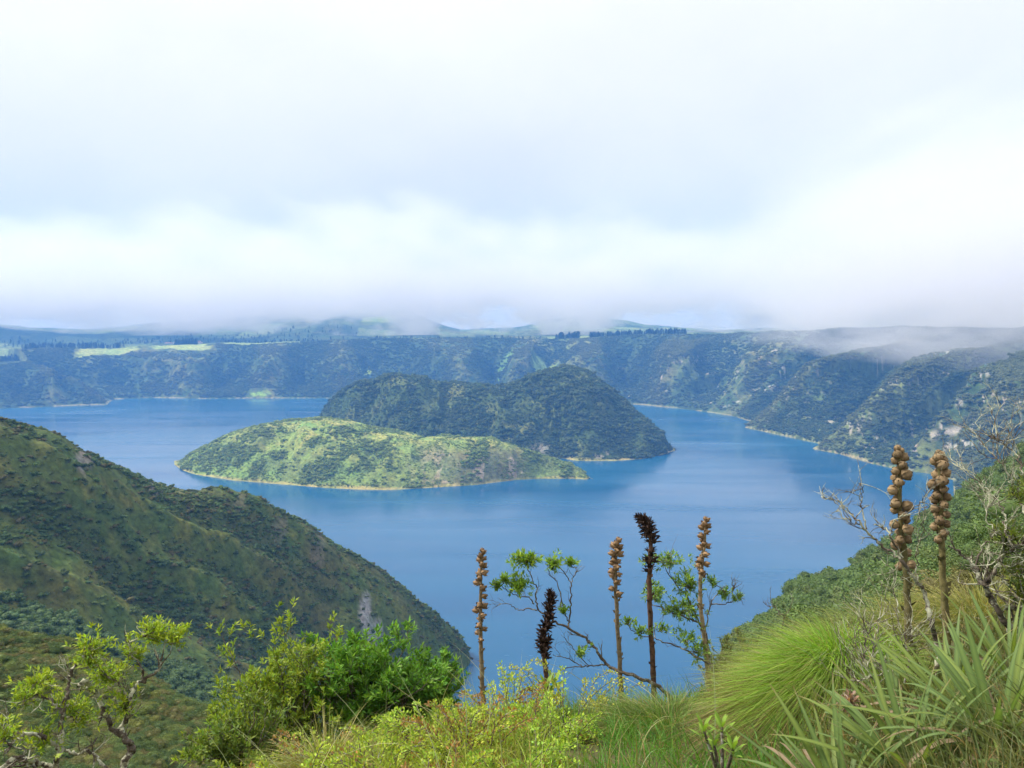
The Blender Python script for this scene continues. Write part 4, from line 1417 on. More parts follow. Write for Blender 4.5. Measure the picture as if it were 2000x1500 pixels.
def rosette(label, px, r, n_leaf, size, seed, lean=(-0.15, -0.1)):
    rng = np.random.default_rng(seed)
    b = base_of(px, r)
    root = empty('sword_leaf_rosette', b)
    tag(root, label, 'rosette plant', 'rosettes of sword leaves on the slope')
    for i in range(n_leaf):
        o = bpy.data.objects.new('leaf', SWORDS[min(4, int(5 * (i / n_leaf) * 0.9 + rng.uniform(0, 0.9)))])
        k_r = rng.uniform()
        if i > n_leaf * 0.55 and k_r < 0.4:
            o.data = DEAD[rng.integers(0, 3)]
        elif k_r > 0.7:
            o.data = OLIVE[rng.integers(0, 3)]
        COL.objects.link(o)
        o.parent = root
        tilt = 0.1 + 0.85 * (i / n_leaf) ** 0.8 + rng.uniform(-0.12, 0.12)
        o.rotation_euler = (lean[1] + rng.uniform(-0.1, 0.1), tilt * 0.75 + lean[0] * 0, i * 2.39996 + rng.uniform(-0.3, 0.3))
        q = Vector((0, 0, 1))
        e = (o.rotation_euler.to_matrix()).to_euler()
        from mathutils import Euler
        m3 = Euler((lean[1], lean[0], 0)).to_matrix() @ Euler((0, 0, i * 2.39996 + rng.uniform(-0.3, 0.3))).to_matrix() @ Euler((0, tilt * 0.75, 0)).to_matrix()
        o.rotation_euler = m3.to_euler()
        s = size * rng.uniform(0.75, 1.15)
        o.scale = (s, s * rng.uniform(0.85, 1.15), s)
        o.location = (rng.uniform(-0.03, 0.03), rng.uniform(-0.03, 0.03), -0.02)
    return root


for k_, (lab, px, r, nl, sz, ln_) in enumerate((
        ('sword-leaved rosette filling the lower right corner', 1965, 3.7, 52, 0.62, (-0.30, 0.05)),
        ('sword-leaved rosette right of the dry flower head, below the tallest brown spike', 1800, 3.6, 52, 0.60, (-0.35, 0.10)),
        ('sword-leaved rosette under the dry flower head at the bottom edge', 1665, 3.5, 46, 0.55, (-0.40, 0.15)),
        ('sword-leaved rosette at the right edge under the lichened shrub', 1990, 4.7, 46, 0.55, (-0.25, 0.0)),
        ('sword-leaved rosette at the foot of the second brown spike', 1885, 4.3, 46, 0.56, (-0.35, 0.05)),
        ('half hidden sword-leaved rosette at the foot of the tallest brown spike', 1765, 4.6, 30, 0.42, (-0.30, 0.05)))):
    rosette(lab, px, r, nl, sz, 740 + k_, ln_)

# --- grass tussocks
def tussock(label, px, r, n, rad, ln, flow, base, thatch, seed, width=0.006, lift=0.0):
    rng = np.random.default_rng(seed)
    b = base_of(px, r)
    root = empty('grass_tussock', b)
    tag(root, label, 'grass tussock', 'tussocks of long fine grass')
    fl = np.array(flow, float)
    for part, cnt, colr, low in (('blades', n, base, 0.0), ('dead_blades', int(n * 0.45), thatch, 1.0)):
        ang = rng.uniform(0, 6.28, cnt)
        q = np.sqrt(rng.uniform(0, 1, cnt)) * rad
        clump_of = rng.integers(0, 26, cnt)
        clump_d = rand_dir(26, rng)[clump_of] * 0.46
        if low:
            q = rad * rng.uniform(0.5, 1.0, cnt)
        x, y = np.cos(ang) * q, np.sin(ang) * q * 0.8
        P = np.stack([x, y, lift * (1 - (q / rad) ** 2)], 1)
        P[:, 2] += near_height(P[:, 0] + b[0], P[:, 1] + b[1]) - b[2]
        out_ = np.stack([np.cos(ang), np.sin(ang), np.zeros(cnt)], 1) * (0.25 + 0.6 * (q / rad))[:, None]
        d0 = unit(out_ * (0.9 + low) + np.array([0, 0, 1.0 - 0.35 * low]) + 0.24 * rand_dir(cnt, rng) + clump_d + fl * 0.25)
        bd = fl * rng.uniform(0.4, 1.0, (cnt, 1)) + out_ * 0.35 + np.array([0, 0, -1.0]) * rng.uniform(0.45, 1.1, (cnt, 1)) * (0.8 + 0.4 * low)
        colr = np.where((rng.uniform(0, 1, cnt) > 0.86)[:, None], np.array((0.34, 0.27, 0.12)), np.array(colr) * (0.6 + 0.7 * rng.uniform(0, 1, 26)[clump_of])[:, None])
        a_ = Acc()
        blades(a_, P, d0, bd, ln * rng.uniform(0.55, 1.1, cnt), width * rng.uniform(0.7, 1.3, cnt), colr, rng, seg=6, tip=(0.34, 0.36, 0.10) if not low else None)
        a_.build(part, M_LEAF, root)
    return root


LIME, STRAW = (0.215, 0.40, 0.040), (0.17, 0.11, 0.06)
tussock('big lime-green grass tussock combed over to one side', 1622, 5.5, 8500, 0.35, 0.62, (-0.30, -0.22, 0), LIME, STRAW, 761, 0.0055, 0.26)
tussock('smaller lime tussock just below the crown of the big combed one', 1525, 6.2, 3200, 0.24, 0.48, (-0.25, -0.2, 0), (0.20, 0.27, 0.055), STRAW, 762, 0.0055, 0.1)
tussock('upright grey-green tussock peeking out above the big combed one', 1612, 6.6, 2400, 0.26, 0.75, (-0.35, 0.0, 0), (0.17, 0.23, 0.07), STRAW, 763, 0.0055, 0.1)
tussock('green tussock behind the stalk of the tallest brown spike', 1735, 6.9, 2600, 0.34, 0.75, (-0.15, -0.1, 0), (0.16, 0.22, 0.055), STRAW, 764, 0.0055, 0.05)
tussock('golden green tussock between the second brown spike and the lichened shrub', 1905, 7.2, 2800, 0.40, 0.75, (-0.1, -0.1, 0), (0.23, 0.23, 0.06), STRAW, 765, 0.0055, 0.05)
tussock('vivid green tussock at the foot of the bent blackened spike', 1300, 6.4, 2400, 0.34, 0.55, (-0.15, -0.1, 0), (0.12, 0.22, 0.045), STRAW, 766, 0.006, 0.0)
tussock('straw-tipped tall grass clump in front of the two round bushes', 640, 6.2, 900, 0.22, 0.85, (0.05, -0.1, 0), (0.25, 0.24, 0.08), (0.34, 0.26, 0.12), 767, 0.007, 0.0)

# --- loose grass over the foreground slope
rng = np.random.default_rng(780)
acc = Acc()
n = 42000
pxs = rng.uniform(330, 2150, n)
rr = 2.8 * (11.0 / 2.8) ** rng.uniform(0, 1, n)
a = az_of(pxs, 1400)
x, y = rr * np.sin(a), rr * np.cos(a)
clump = fbm(x / 0.5, y / 0.5, 781, 3)
ok = rng.uniform(0, 1, n) < 0.15 + 1.1 * sstep(0.42, 0.6, clump)
x, y, pxs, rr, clump = x[ok], y[ok], pxs[ok], rr[ok], clump[ok]
n = len(x)
P = np.c_[x, y, near_height(x, y) - 0.02]
yel = 1 - sstep(1020, 1180, pxs + 160 * (clump - 0.5))
rgt = sstep(1480, 1640, pxs)
base = lerp(np.array((0.105, 0.24, 0.035)), np.array((0.28, 0.34, 0.045)), yel[:, None])
base = lerp(base, np.array((0.15, 0.175, 0.06)), rgt[:, None])
dry = rng.uniform(0, 1, n) > 0.86
base[dry] = (0.30, 0.22, 0.10)
ln = rng.uniform(0.16, 0.42, n) * (0.8 + 0.5 * clump)
blades(acc, P, unit(np.array([0, 0, 1.0]) + 0.45 * rand_dir(n, rng)), 0.35 * rand_dir(n, rng) + np.array([-0.12, -0.05, -0.35]), ln, rng.uniform(0.005, 0.011, n), base, rng, seg=3)
# a few long bleached blades that arch high
n = 150
pxs = rng.uniform(470, 1500, n)
rr = rng.uniform(4.0, 8.0, n)
a = az_of(pxs, 1400)
x, y = rr * np.sin(a), rr * np.cos(a)
P = np.c_[x, y, near_height(x, y)]
blades(acc, P, unit(np.array([0, 0, 1.0]) + 0.35 * rand_dir(n, rng)), 0.5 * rand_dir(n, rng) + np.array([-0.2, 0, -0.4]), rng.uniform(0.5, 0.95, n), rng.uniform(0.005, 0.009, n), (0.33, 0.34, 0.17), rng, seg=7)
tag(acc.build('grass', M_LEAF), 'long green and yellow grass over the foreground slope', kind='stuff')

# --- yellow-green shrubs of small leaves on arching sprays
def spray_shrub(label, px, r, n_spray, ln, seed, colr, rust=0.25, leafy=1.0, up=0.9):
    rng = np.random.default_rng(seed)
    b = base_of(px, r)
    root = empty('spray_shrub', b)
    tag(root, label, 'shrub', 'yellow-green shrubs along the slope edge')
    tw, lf = Acc(), Acc()
    for i in range(n_spray):
        ang = rng.uniform(0, 6.28)
        q = rng.uniform(0, 0.22)
        p0 = b + np.array([math.cos(ang) * q, math.sin(ang) * q, -0.03])
        d = unit(np.array([math.cos(ang) * 0.75, math.sin(ang) * 0.75, up * rng.uniform(0.6, 1.3)]))
        l_ = ln * rng.uniform(0.55, 1.15)
        pts = [p0]
        for s in range(7):
            d = unit(d + 0.22 * rand_dir(1, rng)[0] + np.array([0, 0, -0.06 * s]))
            pts.append(pts[-1] + d * l_ / 7)
        pts = np.array(pts)
        tube(tw, pts, np.linspace(0.006, 0.002, 8), 4)
        base = np.array(colr) if rng.uniform() > rust else np.array((0.30, 0.17, 0.05))
        k = int(95 * leafy)
        f = rng.uniform(0.25, 1.0, k)
        P = np.stack([np.interp(f, np.linspace(0, 1, 8), pts[:, j]) for j in range(3)], 1)
        axis = unit(pts[-1] - pts[0])
        off = rand_dir(k, rng)
        off -= (off @ axis)[:, None] * axis
        reach = rng.uniform(0.0, 0.075, k)[:, None] * (1.15 - f[:, None] * 0.7)
        leaves(lf, P + off * reach, unit(off + axis * 0.8), rng.uniform(0.018, 0.034, k), rng.uniform(0.011, 0.019, k), base, rng, amt=0.35)
    tw.build('stems', M_TWIG, root, b)
    lf.build('foliage', M_LEAF, root, b, smooth=False)


YG = (0.33, 0.42, 0.045)
for k_, (lab, px, r, ns, ln_, colr, ru) in enumerate((
        ('yellow-green shrub below the two round bushes, at the bottom edge', 560, 4.9, 46, 0.50, YG, 0.12),
        ('yellow-green shrub left of the straw-tipped grass clump', 600, 6.3, 40, 0.50, YG, 0.15),
        ('rust-tinged yellow shrub right of the straw-tipped grass clump', 735, 5.4, 46, 0.50, YG, 0.2),
        ('bright lime shrub in front of the dark green round bush', 830, 6.2, 46, 0.50, (0.32, 0.45, 0.045), 0.1),
        ('orange-flecked shrub in front of the lone tan spike', 900, 5.5, 50, 0.52, YG, 0.28),
        ('yellow shrub between the lone tan spike and the short blackened spike', 985, 6.6, 50, 0.58, YG, 0.25),
        ('lime shrub spreading below the short blackened spike', 1075, 6.0, 46, 0.50, (0.32, 0.46, 0.05), 0.1),
        ('low yellow-orange shrub at the bottom edge below the lone tan spike', 840, 4.4, 40, 0.44, YG, 0.2),
        ('low lime shrub at the bottom edge below the short blackened spike', 1010, 4.6, 36, 0.40, (0.30, 0.43, 0.05), 0.15),
        ('thin yellow shrub sending one tall spray up beside the short blackened spike', 1118, 7.0, 16, 0.75, (0.36, 0.38, 0.05), 0.1))):
    spray_shrub(lab, px, r, ns, ln_, 790 + k_, colr, ru, 1.0, 1.0 if k_ < 9 else 2.4)

# --- round bushes
def round_bush(label, px, r, height, width, n_stem, colr, leaf, seed, lean=0.0, per=9, level=3, dark=0.0, wood_mat=None):
    rng = np.random.default_rng(seed)
    b = base_of(px, r)
    root = empty('round_bush', b)
    tag(root, label, 'bush', 'round leafy bushes')
    wood, lf, tips = Acc(), Acc(), []
    for i in range(n_stem):
        ang = i * 2.4 + rng.uniform(-0.4, 0.4)
        sp = math.sqrt((i + 0.5) / n_stem)
        tgt = np.array([math.cos(ang) * sp * width * 0.5 + lean, math.sin(ang) * sp * width * 0.45, height * (1 - 0.45 * sp ** 2) * rng.uniform(0.75, 1.0)])
        l_ = np.linalg.norm(tgt)
        twig(wood, b + np.array([math.cos(ang) * 0.06, math.sin(ang) * 0.06, -0.05]), tgt / l_, l_ * 0.62, 0.016, level, tips, rng, 0.18, 4, 0.22, 5, 0.55)
    P = np.array([t[0] for t in tips])
    Dd = np.array([t[1] for t in tips])
    lv = np.array([t[2] for t in tips])
    g = (lv <= 1) & (P[:, 2] > b[2] + height * 0.12)
    P, Dd = P[g], Dd[g]
    tone = rng.uniform(0, 1, (len(P), 1))
    base = lerp(np.array(colr), np.array(colr) * np.array([1.35, 1.2, 0.8]), tone)
    tuft(lf, P, unit(Dd + np.array([0, 0, 0.35])), per, leaf, leaf * 0.30, base, rng, 1.0, amt=0.3)
    wood.build('stems', wood_mat or M_TWIG, root, b)
    lf.build('foliage', M_LEAF, root, b, smooth=False)


round_bush('yellowish round bush with brown twigs showing, left of the greener one', 545, 9.2, 2.15, 2.1, 24, (0.20, 0.29, 0.035), 0.075, 820, 0.0, 12, 3)
round_bush('vivid green dense bush beside the yellowish one', 715, 9.0, 1.75, 1.15, 16, (0.115, 0.26, 0.035), 0.090, 821, 0.0, 13, 3)
round_bush('green bush tapering towards the dark headland tip', 825, 9.4, 1.35, 1.2, 15, (0.105, 0.235, 0.035), 0.085, 822, 0.0, 13, 3)
round_bush('low twiggy bush under the yellowish round one', 470, 8.0, 1.2, 0.95, 9, (0.13, 0.20, 0.036), 0.070, 823, 0.0, 8, 3)
round_bush('small dark green bush beside the reddish tan spike, by the tussock', 1428, 8.9, 1.02, 0.42, 8, (0.10, 0.135, 0.035), 0.055, 824, 0.0, 9, 2)

# --- shrubs and small trees traced branch by branch
def branchy(name, label, cat, group, base_px, r, limbs, clusters, leafcol, leaf, seed, bark, twigs=14, twig_len=0.28, twig_lv=1, per=10, wander=0.35, flowers=None):
    """limbs: (points, r0, r1, thick, thin); clusters: (px, py, half width, half height, r, tufts)"""
    rng = np.random.default_rng(seed)
    b = base_of(base_px, r)
    root = empty(name, b)
    tag(root, label, cat, group)
    wood, lf, tips = Acc(), Acc(), []
    allp = []
    for i, (pts, r0, r1, w0, w1) in enumerate(limbs):
        w = traced(pts, r0, r1, rng)
        if i == 0:
            w = np.vstack([[b - np.array([0, 0, 0.08])], w])
        sp_ = spline(w, 6)
        sp_[1:-1] += rng.normal(0, 0.006, (len(sp_) - 2, 3))
        tube(wood, sp_, np.linspace(w0, w1, len(sp_)) * rng.uniform(0.85, 1.15, len(sp_)), 7)
        allp.append(sp_[len(sp_) // 3:])
        for q in range(twigs):
            j = rng.integers(len(sp_) // 4, len(sp_) - 1)
            d = unit(unit(sp_[j + 1] - sp_[j]) + 0.9 * rand_dir(1, rng)[0] + np.array([0, 0, 0.25]))
            twig(wood, sp_[j], d, twig_len * rng.uniform(0.5, 1.2), max(w1 * 0.8, 0.0028), twig_lv, tips, rng, wander, 2, 0.2, 4)
    allp = np.vstack(allp)
    for (px, py, hw, hh, rc, k) in clusters:
        c0 = at(px, py, rc)
        m_ = rc / F_PX
        o_ = rng.normal(size=(k, 3)) * 0.45 * np.array([hw * m_, (hw + hh) * 0.5 * m_, hh * m_])
        P = c0 + o_
        j = np.argmin(((allp[None, :, :] - c0) ** 2).sum(-1), axis=1)[0]
        hub = allp[j]
        mid_ = lerp(hub, c0, 0.6)
        tube(wood, spline([hub, mid_ + rng.normal(0, 0.02, 3), c0], 4), np.linspace(0.0055, 0.003, 9), 4)
        for q in range(k):                      # a twig to each shoot
            if q % 3 == 0:
                mm = lerp(mid_, P[q], 0.5) + rng.normal(0, 0.015, 3)
                tube(wood, spline([mid_, mm, P[q]], 3), np.linspace(0.0035, 0.0015, 7), 4)
        k = int(k * 1.5)
        o_ = rng.normal(size=(k, 3)) * 0.5 * np.array([hw * m_, (hw + hh) * 0.5 * m_, hh * m_])
        P = c0 + o_
        base = lerp(np.array(leafcol), np.array(leafcol) * np.array([1.4, 1.2, 0.7]), rng.uniform(0, 1, (k, 1)))
        tuft(lf, P, unit(o_ + np.array([0, 0, 0.06])), per, leaf, leaf * 0.32, base, rng, 1.0, amt=0.3)
    wood.build('branches', bark, root, b)
    if lf.n:
        lf.build('foliage', M_LEAF, root, b, smooth=False)
    return root


def z6(pts):
    return [(800 + x / 3, 1000 + y / 3) for x, y in pts]


def z4(pts):
    return [(x * 0.35, 975 + y * 0.35) for x, y in pts]


def z7(pts):
    return [(1333 + x / 3, 1000 + y / 3) for x, y in pts]


def cl6(x, y, hw, hh, r, k):
    return (800 + x / 3, 1000 + y / 3, hw / 3, hh / 3, r, k)


def cl4(x, y, hw, hh, r, k):
    return (x * 0.35, 975 + y * 0.35, hw * 0.35, hh * 0.35, r, k)


branchy('leaning_tree', 'slender leaning tree with sparse leaf tufts behind the short blackened spike', 'small tree', None, 1322, 8.0, [
    (z6([(1530, 1090), (1420, 1000), (1250, 940), (1150, 890), (1080, 790), (1040, 750), (950, 690), (880, 660), (830, 620), (760, 580)]), 8.0, 8.3, 0.022, 0.010),
    (z6([(760, 580), (735, 500), (745, 440), (700, 350), (690, 280)]), 8.3, 8.3, 0.009, 0.004),
    (z6([(760, 580), (700, 565), (640, 575), (580, 540), (505, 545)]), 8.3, 8.4, 0.008, 0.003),
    (z6([(730, 540), (700, 500), (620, 490), (560, 450), (510, 430)]), 8.3, 8.2, 0.007, 0.003),
    (z6([(935, 680), (935, 620), (945, 500), (945, 420), (930, 390), (860, 300)]), 8.15, 8.2, 0.010, 0.004),
    (z6([(945, 420), (965, 370), (985, 320)]), 8.2, 8.2, 0.006, 0.003),
    (z6([(930, 640), (900, 560), (870, 430), (820, 360), (800, 290)]), 8.15, 8.1, 0.007, 0.003),
    (z6([(1150, 895), (1080, 900), (1010, 905), (930, 910), (870, 930)]), 8.1, 8.0, 0.009, 0.003),
    (z6([(1010, 905), (950, 870), (890, 850), (840, 835)]), 8.0, 7.9, 0.006, 0.003),
    (z6([(1050, 900), (990, 840), (930, 760), (890, 720)]), 8.0, 8.0, 0.005, 0.002)],
    [cl6(680, 270, 95, 45, 8.3, 60), cl6(640, 420, 70, 55, 8.2, 46), cl6(510, 420, 35, 25, 8.2, 12), cl6(840, 300, 50, 45, 8.1, 24), cl6(945, 290, 35, 25, 8.2, 12),
     cl6(560, 380, 40, 30, 8.2, 10), cl6(900, 570, 28, 22, 8.1, 8), cl6(1010, 820, 40, 50, 8.0, 10)],
    (0.16, 0.29, 0.045), 0.058, 840, M_TWIG, 5, 0.16, 1, 9)
branchy('leafy_shrub', 'grey-branched leafy shrub around the reddish tan spike', 'shrub', None, 1398, 8.3, [
    (z6([(1810, 1000), (1765, 900), (1735, 730), (1690, 650), (1600, 610), (1500, 570), (1420, 545)]), 8.4, 8.5, 0.018, 0.005),
    (z6([(1760, 890), (1700, 860), (1620, 810), (1540, 780), (1430, 740), (1340, 720), (1260, 650)]), 8.3, 8.1, 0.011, 0.003),
    (z6([(1700, 660), (1640, 520), (1560, 420), (1500, 330), (1520, 250)]), 8.5, 8.6, 0.009, 0.003),
    (z6([(1735, 700), (1760, 560), (1800, 480), (1850, 430)]), 8.4, 8.5, 0.008, 0.003),
    (z6([(1770, 540), (1850, 540), (1920, 510), (1965, 510)]), 8.5, 8.5, 0.007, 0.003),
    (z6([(1900, 510), (1890, 460), (1900, 430)]), 8.5, 8.5, 0.007, 0.005)],
    [cl6(1520, 280, 95, 55, 8.6, 34), cl6(1640, 420, 90, 80, 8.5, 52), cl6(1600, 570, 150, 60, 8.5, 62), cl6(1440, 470, 80, 70, 8.5, 40), cl6(1410, 270, 55, 40, 8.5, 16),
     cl6(1780, 400, 40, 30, 8.4, 10), cl6(1850, 470, 50, 40, 8.5, 14), cl6(1930, 490, 40, 20, 8.5, 8), cl6(1630, 740, 90, 60, 8.3, 26), cl6(1690, 820, 60, 50, 8.3, 18),
     cl6(1350, 690, 70, 40, 8.1, 14), cl6(1280, 630, 50, 30, 8.1, 8), cl6(1470, 680, 50, 30, 8.2, 8)],
    (0.15, 0.27, 0.060), 0.052, 841, M_TWIG, 5, 0.18, 1, 9)
branchy('lichen_shrub', 'gnarled lichen-covered shrub with bright leaf tufts in the lower left corner', 'shrub', None, 232, 5.4, [
    (z4([(660, 1700), (690, 1500), (735, 1395), (700, 1340), (640, 1285), (590, 1190), (540, 1090), (480, 1020), (440, 1045)]), 5.3, 5.4, 0.026, 0.012),
    (z4([(670, 1320), (690, 1250), (725, 1180), (740, 1060), (800, 1010), (880, 950), (905, 880)]), 5.35, 5.4, 0.018, 0.007),
    (z4([(300, 1700), (310, 1480), (345, 1380), (340, 1250), (370, 1100), (385, 1000), (420, 930), (490, 850)]), 5.2, 5.3, 0.019, 0.006),
    (z4([(345, 1390), (420, 1415), (500, 1410), (560, 1460), (620, 1560)]), 5.2, 5.1, 0.010, 0.007),
    (z4([(340, 1400), (230, 1320), (150, 1310), (90, 1330), (30, 1420)]), 5.2, 5.0, 0.014, 0.006),
    (z4([(350, 1200), (290, 1130), (220, 1090), (180, 1050)]), 5.25, 5.3, 0.008, 0.004),
    (z4([(300, 1490), (200, 1470), (100, 1450), (0, 1500), (-80, 1580)]), 5.2, 4.9, 0.014, 0.012),
    (z4([(720, 1180), (690, 1060), (640, 1010), (580, 980)]), 5.35, 5.4, 0.008, 0.004),
    (z4([(800, 1010), (780, 920), (730, 860), (720, 800)]), 5.4, 5.45, 0.008, 0.004)],
    [cl4(860, 740, 85, 50, 5.45, 60), cl4(985, 760, 70, 60, 5.4, 44), cl4(740, 850, 60, 70, 5.45, 34), cl4(500, 830, 90, 70, 5.3, 50), cl4(210, 1020, 110, 60, 5.3, 46), cl4(150, 1100, 60, 50, 5.3, 18),
     cl4(600, 980, 110, 60, 5.4, 44), cl4(390, 1150, 130, 60, 5.3, 46), cl4(680, 1140, 70, 80, 5.35, 34), cl4(450, 1230, 60, 50, 5.3, 18), cl4(230, 1330, 120, 70, 5.2, 34), cl4(20, 1290, 60, 90, 5.0, 24), cl4(500, 900, 60, 40, 5.35, 16)],
    (0.235, 0.34, 0.037), 0.037, 842, M_BARK, 7, 0.14, 1, 8)
branchy('bare_shrub', 'bare lichened branch arching in front of the tallest brown spike', 'bare shrub', 'bare twiggy shrubs', 1838, 5.2, [
    (z7([(1500, 900), (1490, 760), (1450, 620), (1420, 480), (1350, 380), (1280, 280), (1190, 220), (1110, 140), (1050, 70), (985, 10)]), 5.2, 5.1, 0.017, 0.005),
    (z7([(1050, 70), (1000, 55), (940, 30), (910, -10)]), 5.1, 5.1, 0.005, 0.002),
    (z7([(1080, 100), (1060, 20), (1050, -60), (1060, -140), (1030, -170)]), 5.1, 5.1, 0.005, 0.002),
    (z7([(1290, 270), (1240, 190), (1215, 130), (1170, 90), (1120, 75)]), 5.1, 5.0, 0.008, 0.003),
    (z7([(1215, 130), (1240, 60), (1300, 10), (1400, -50), (1440, -110)]), 5.05, 5.0, 0.005, 0.002),
    (z7([(985, 10), (940, -40), (880, -60), (810, -90)]), 5.1, 5.15, 0.004, 0.0015),
    (z7([(1270, 590), (1240, 470), (1230, 340), (1215, 370)]), 5.3, 5.3, 0.004, 0.002),
    (z7([(1375, 400), (1370, 300), (1385, 200), (1410, 80), (1380, 30)]), 5.15, 5.1, 0.004, 0.0015)],
    [], (0.1, 0.1, 0.1), 0.03, 843, M_BARK, 7, 0.16, 1)
branchy('lichen_shrub', 'pale lichened shrub with dead twigs and few leaves at the right edge', 'shrub', None, 1992, 5.3, [
    (z7([(1960, 850), (1930, 720), (1870, 610), (1800, 500), (1780, 440), (1735, 380), (1720, 320), (1640, 260), (1560, 200)]), 5.3, 5.2, 0.022, 0.006),
    (z7([(1780, 420), (1830, 350), (1870, 270), (1940, 210), (2040, 180)]), 5.25, 5.1, 0.012, 0.007),
    (z7([(1890, 560), (1930, 570), (1990, 555), (2060, 560)]), 5.3, 5.2, 0.010, 0.006),
    (z7([(1720, 330), (1760, 200), (1830, 130), (1780, 30), (1800, -60)]), 5.2, 5.2, 0.006, 0.002),
    (z7([(1940, 210), (1890, 100), (1880, 0), (1790, -120), (1700, -210), (1590, -300)]), 5.15, 5.3, 0.007, 0.002),
    (z7([(2040, 60), (1980, -60), (1930, -180), (1840, -320), (1740, -400)]), 5.1, 5.3, 0.007, 0.002),
    (z7([(2060, -150), (1990, -260), (1940, -350), (1850, -420), (1800, -450)]), 5.1, 5.2, 0.006, 0.002),
    (z7([(1960, 700), (2000, 600), (2030, 480), (2040, 300)]), 5.3, 5.2, 0.014, 0.009)],
    [cl for cl in [(1333 + 1940 / 3, 1000 + 120 / 3, 40, 22, 5.2, 46), (1333 + 1900 / 3, 1000 + 150 / 3, 24, 16, 5.2, 24), (1333 + 1960 / 3, 1000 + 330 / 3, 26, 24, 5.2, 36), (1333 + 1990 / 3, 1000 + 470 / 3, 20, 22, 5.2, 24), (1990, 960, 18, 20, 5.1, 22), (1975, 1060, 24, 20, 5.2, 30)]],
    (0.115, 0.165, 0.045), 0.035, 844, M_BARK, 14, 0.22, 2, 7, 0.4)
branchy('bare_shrub', 'leafless twigs standing at the lip beside the lime tussock', 'bare shrub', 'bare twiggy shrubs', 1500, 9.0, [
    (z7([(590, 640), (570, 600), (540, 560), (515, 500), (520, 435)]), 9.0, 9.0, 0.007, 0.002),
    (z7([(540, 560), (500, 550), (470, 530)]), 9.0, 9.0, 0.004, 0.002),
    (z7([(590, 630), (630, 570), (650, 500)]), 9.0, 9.0, 0.004, 0.002)],
    [], (0.1, 0.1, 0.1), 0.03, 845, M_TWIG, 3, 0.14, 1)
branchy('bare_shrub', 'grey dead twigs tangled between the big tussock and the sword leaves', 'bare shrub', 'bare twiggy shrubs', 1735, 4.9, [
    (z7([(1240, 960), (1180, 930), (1130, 860), (1120, 760), (1160, 620)]), 4.9, 4.9, 0.008, 0.003),
    (z7([(1130, 1000), (1080, 920), (1080, 780), (1090, 640)]), 4.8, 4.9, 0.006, 0.002),
    (z7([(1300, 1000), (1330, 880), (1300, 770), (1350, 700)]), 4.9, 5.0, 0.006, 0.002),
    (z7([(1260, 1010), (1200, 950), (1100, 970), (1000, 1000)]), 4.8, 4.7, 0.005, 0.002)],
    [], (0.1, 0.1, 0.1), 0.03, 846, M_BARK, 16, 0.24, 2)

# --- broad-leaved rosette plants
def broad_leaf(name):
    n = 6
    t = np.linspace(0, 1, n)
    w = np.array([0.06, 0.12, 0.20, 0.26, 0.20, 0.02])
    bend = 0.30 * t ** 2
    V, C_, Q = [], [], []
    for i in range(n):
        for s in (-1, 0, 1):
            V.append((bend[i], s * w[i] * 0.5, t[i] * 0.95 - abs(s) * 0.0 + (0.03 if s else 0)))
            C_.append(lerp(np.array((0.15, 0.24, 0.035)), np.array((0.23, 0.36, 0.045)), t[i]) * (1.1 if s == 0 else 1.0))
    for i in range(n - 1):
        for k in range(2):
            Q.append((i * 3 + k, i * 3 + k + 1, i * 3 + 4 + k, i * 3 + 3 + k))
    return mesh_obj(name, V, [np.array(Q)], M_LEAF, col=np.array(C_), link=False).data


BROAD = broad_leaf('leaf')


def whorl_plant(label, px, r, heads, seed, leaf, stem_mat):
    from mathutils import Euler
    rng = np.random.default_rng(seed)
    b = base_of(px, r)
    root = empty('whorl_plant', b)
    tag(root, label, 'leafy plant', 'plants with whorls of glossy leaves')
    a_ = Acc()
    for (hpx, hpy, hr, k) in heads:
        h = at(hpx, hpy, hr) - b
        tube(a_, spline([np.zeros(3), h * np.array([0.3, 0.3, 0.5]), h], 5), np.linspace(0.012, 0.007, 11), 6)
        for i in range(k):
            o = bpy.data.objects.new('leaf', BROAD)
            COL.objects.link(o)
            o.parent = root
            tilt = 0.15 + 0.8 * i / k
            o.rotation_euler = (Euler((0, 0, i * 2.39996)).to_matrix() @ Euler((0, tilt, 0)).to_matrix()).to_euler()
            s = leaf * rng.uniform(0.8, 1.15)
            o.scale = (s, s, s)
            o.location = tuple(h - np.array([0, 0, 0.05 * i / k]))
    a_.build('stem', stem_mat, root)


whorl_plant('plant with three whorls of glossy leaves at the bottom edge below the big tussock', 1415, 3.9, [(1375, 1428, 3.9, 11), (1410, 1420, 4.0, 11), (1432, 1462, 3.8, 12), (1395, 1455, 3.9, 9)], 860, 0.085, M_TWIG)
whorl_plant('plant with upright lime leaves clasping the foot of the short blackened spike', 1072, 7.4, [(1066, 1345, 7.4, 10), (1082, 1338, 7.45, 10), (1070, 1365, 7.35, 10)], 861, 0.17, M_TWIG)

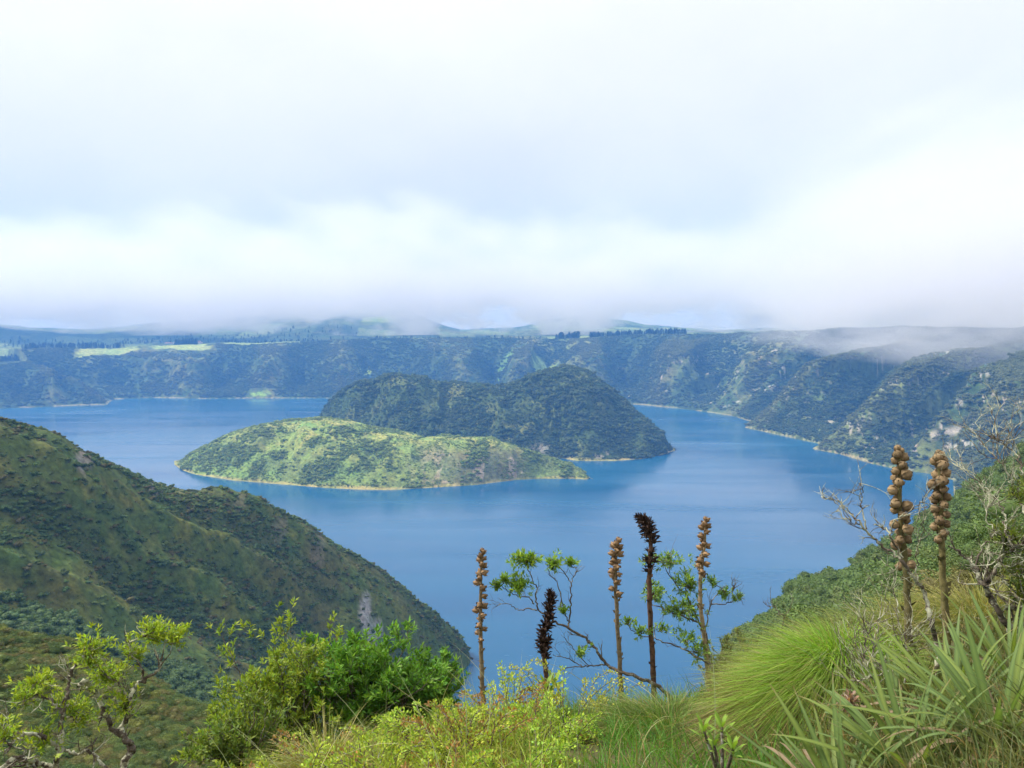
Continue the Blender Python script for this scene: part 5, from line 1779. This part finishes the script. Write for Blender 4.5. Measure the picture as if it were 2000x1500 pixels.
# --- dry flower head
rng = np.random.default_rng(870)
hb = base_of(1668, 4.4)
hd = at(1660, 1372, 4.4)
fl = empty('dry_flower', hb)
tag(fl, 'dried pinkish brown flower head beside the sword leaves', 'dry flower')
a_ = Acc()
tube(a_, spline([hb, (hb + hd) / 2 + np.array([0.02, 0, 0]), hd], 5), np.linspace(0.007, 0.005, 11), 6)
a_.build('stem', M_TWIG, fl, hb)
a_ = Acc()
k = 120
d = rand_dir(k, rng)
leaves(a_, hd + d * rng.uniform(0.0, 0.035, (k, 1)) * np.array([1, 1, 1.4]), d, np.full(k, 0.035), np.full(k, 0.018), (0.30, 0.20, 0.15), rng)
a_.build('petals', M_LEAF, fl, hb, smooth=False)

# --- the far village: small white houses on the plain beyond the plateau edge
M_WALL = simple_mat('house_wall', (0.62, 0.60, 0.56), (0.80, 0.78, 0.74), 0.5, 0.9, 0.01)
M_ROOF = simple_mat('house_roof', (0.22, 0.12, 0.09), (0.34, 0.20, 0.15), 0.8, 0.9, 0.02)
rng = np.random.default_rng(880)
for i in range(12):
    px = rng.uniform(318, 400)
    a = float(az_of(px, 640))
    r_ = rng.uniform(3650, 4050)
    x, y = r_ * math.sin(a), r_ * math.cos(a)
    z = float(far_height(np.array([x]), np.array([y]))[0][0])
    h = empty('house', (x, y, z))
    h.rotation_euler = (0, 0, rng.uniform(0, 3.1))
    tag(h, 'tiny pale house in the far village beyond the tree-lined rim', 'house', 'houses of the far village')
    w, d, t, g = rng.uniform(7, 12), rng.uniform(6, 8), rng.uniform(4, 7), 3.0
    wv = [(-w, -d, -1), (w, -d, -1), (w, d, -1), (-w, d, -1), (-w, -d, t), (w, -d, t), (w, d, t), (-w, d, t), (-w, 0, t + g), (w, 0, t + g)]
    mesh_obj('wall', wv, [np.array([(0, 1, 5, 4), (2, 3, 7, 6), (1, 2, 6, 5), (3, 0, 4, 7)]), np.array([(5, 6, 9), (7, 4, 8)])], M_WALL, h, smooth=False)
    e = 0.6
    rv = [(-w - e, -d - e, t - 0.3), (w + e, -d - e, t - 0.3), (w + e, 0, t + g + 0.15), (-w - e, 0, t + g + 0.15), (w + e, d + e, t - 0.3), (-w - e, d + e, t - 0.3)]
    mesh_obj('roof', rv, [np.array([(0, 1, 2, 3), (3, 2, 4, 5)])], M_ROOF, h, smooth=False)
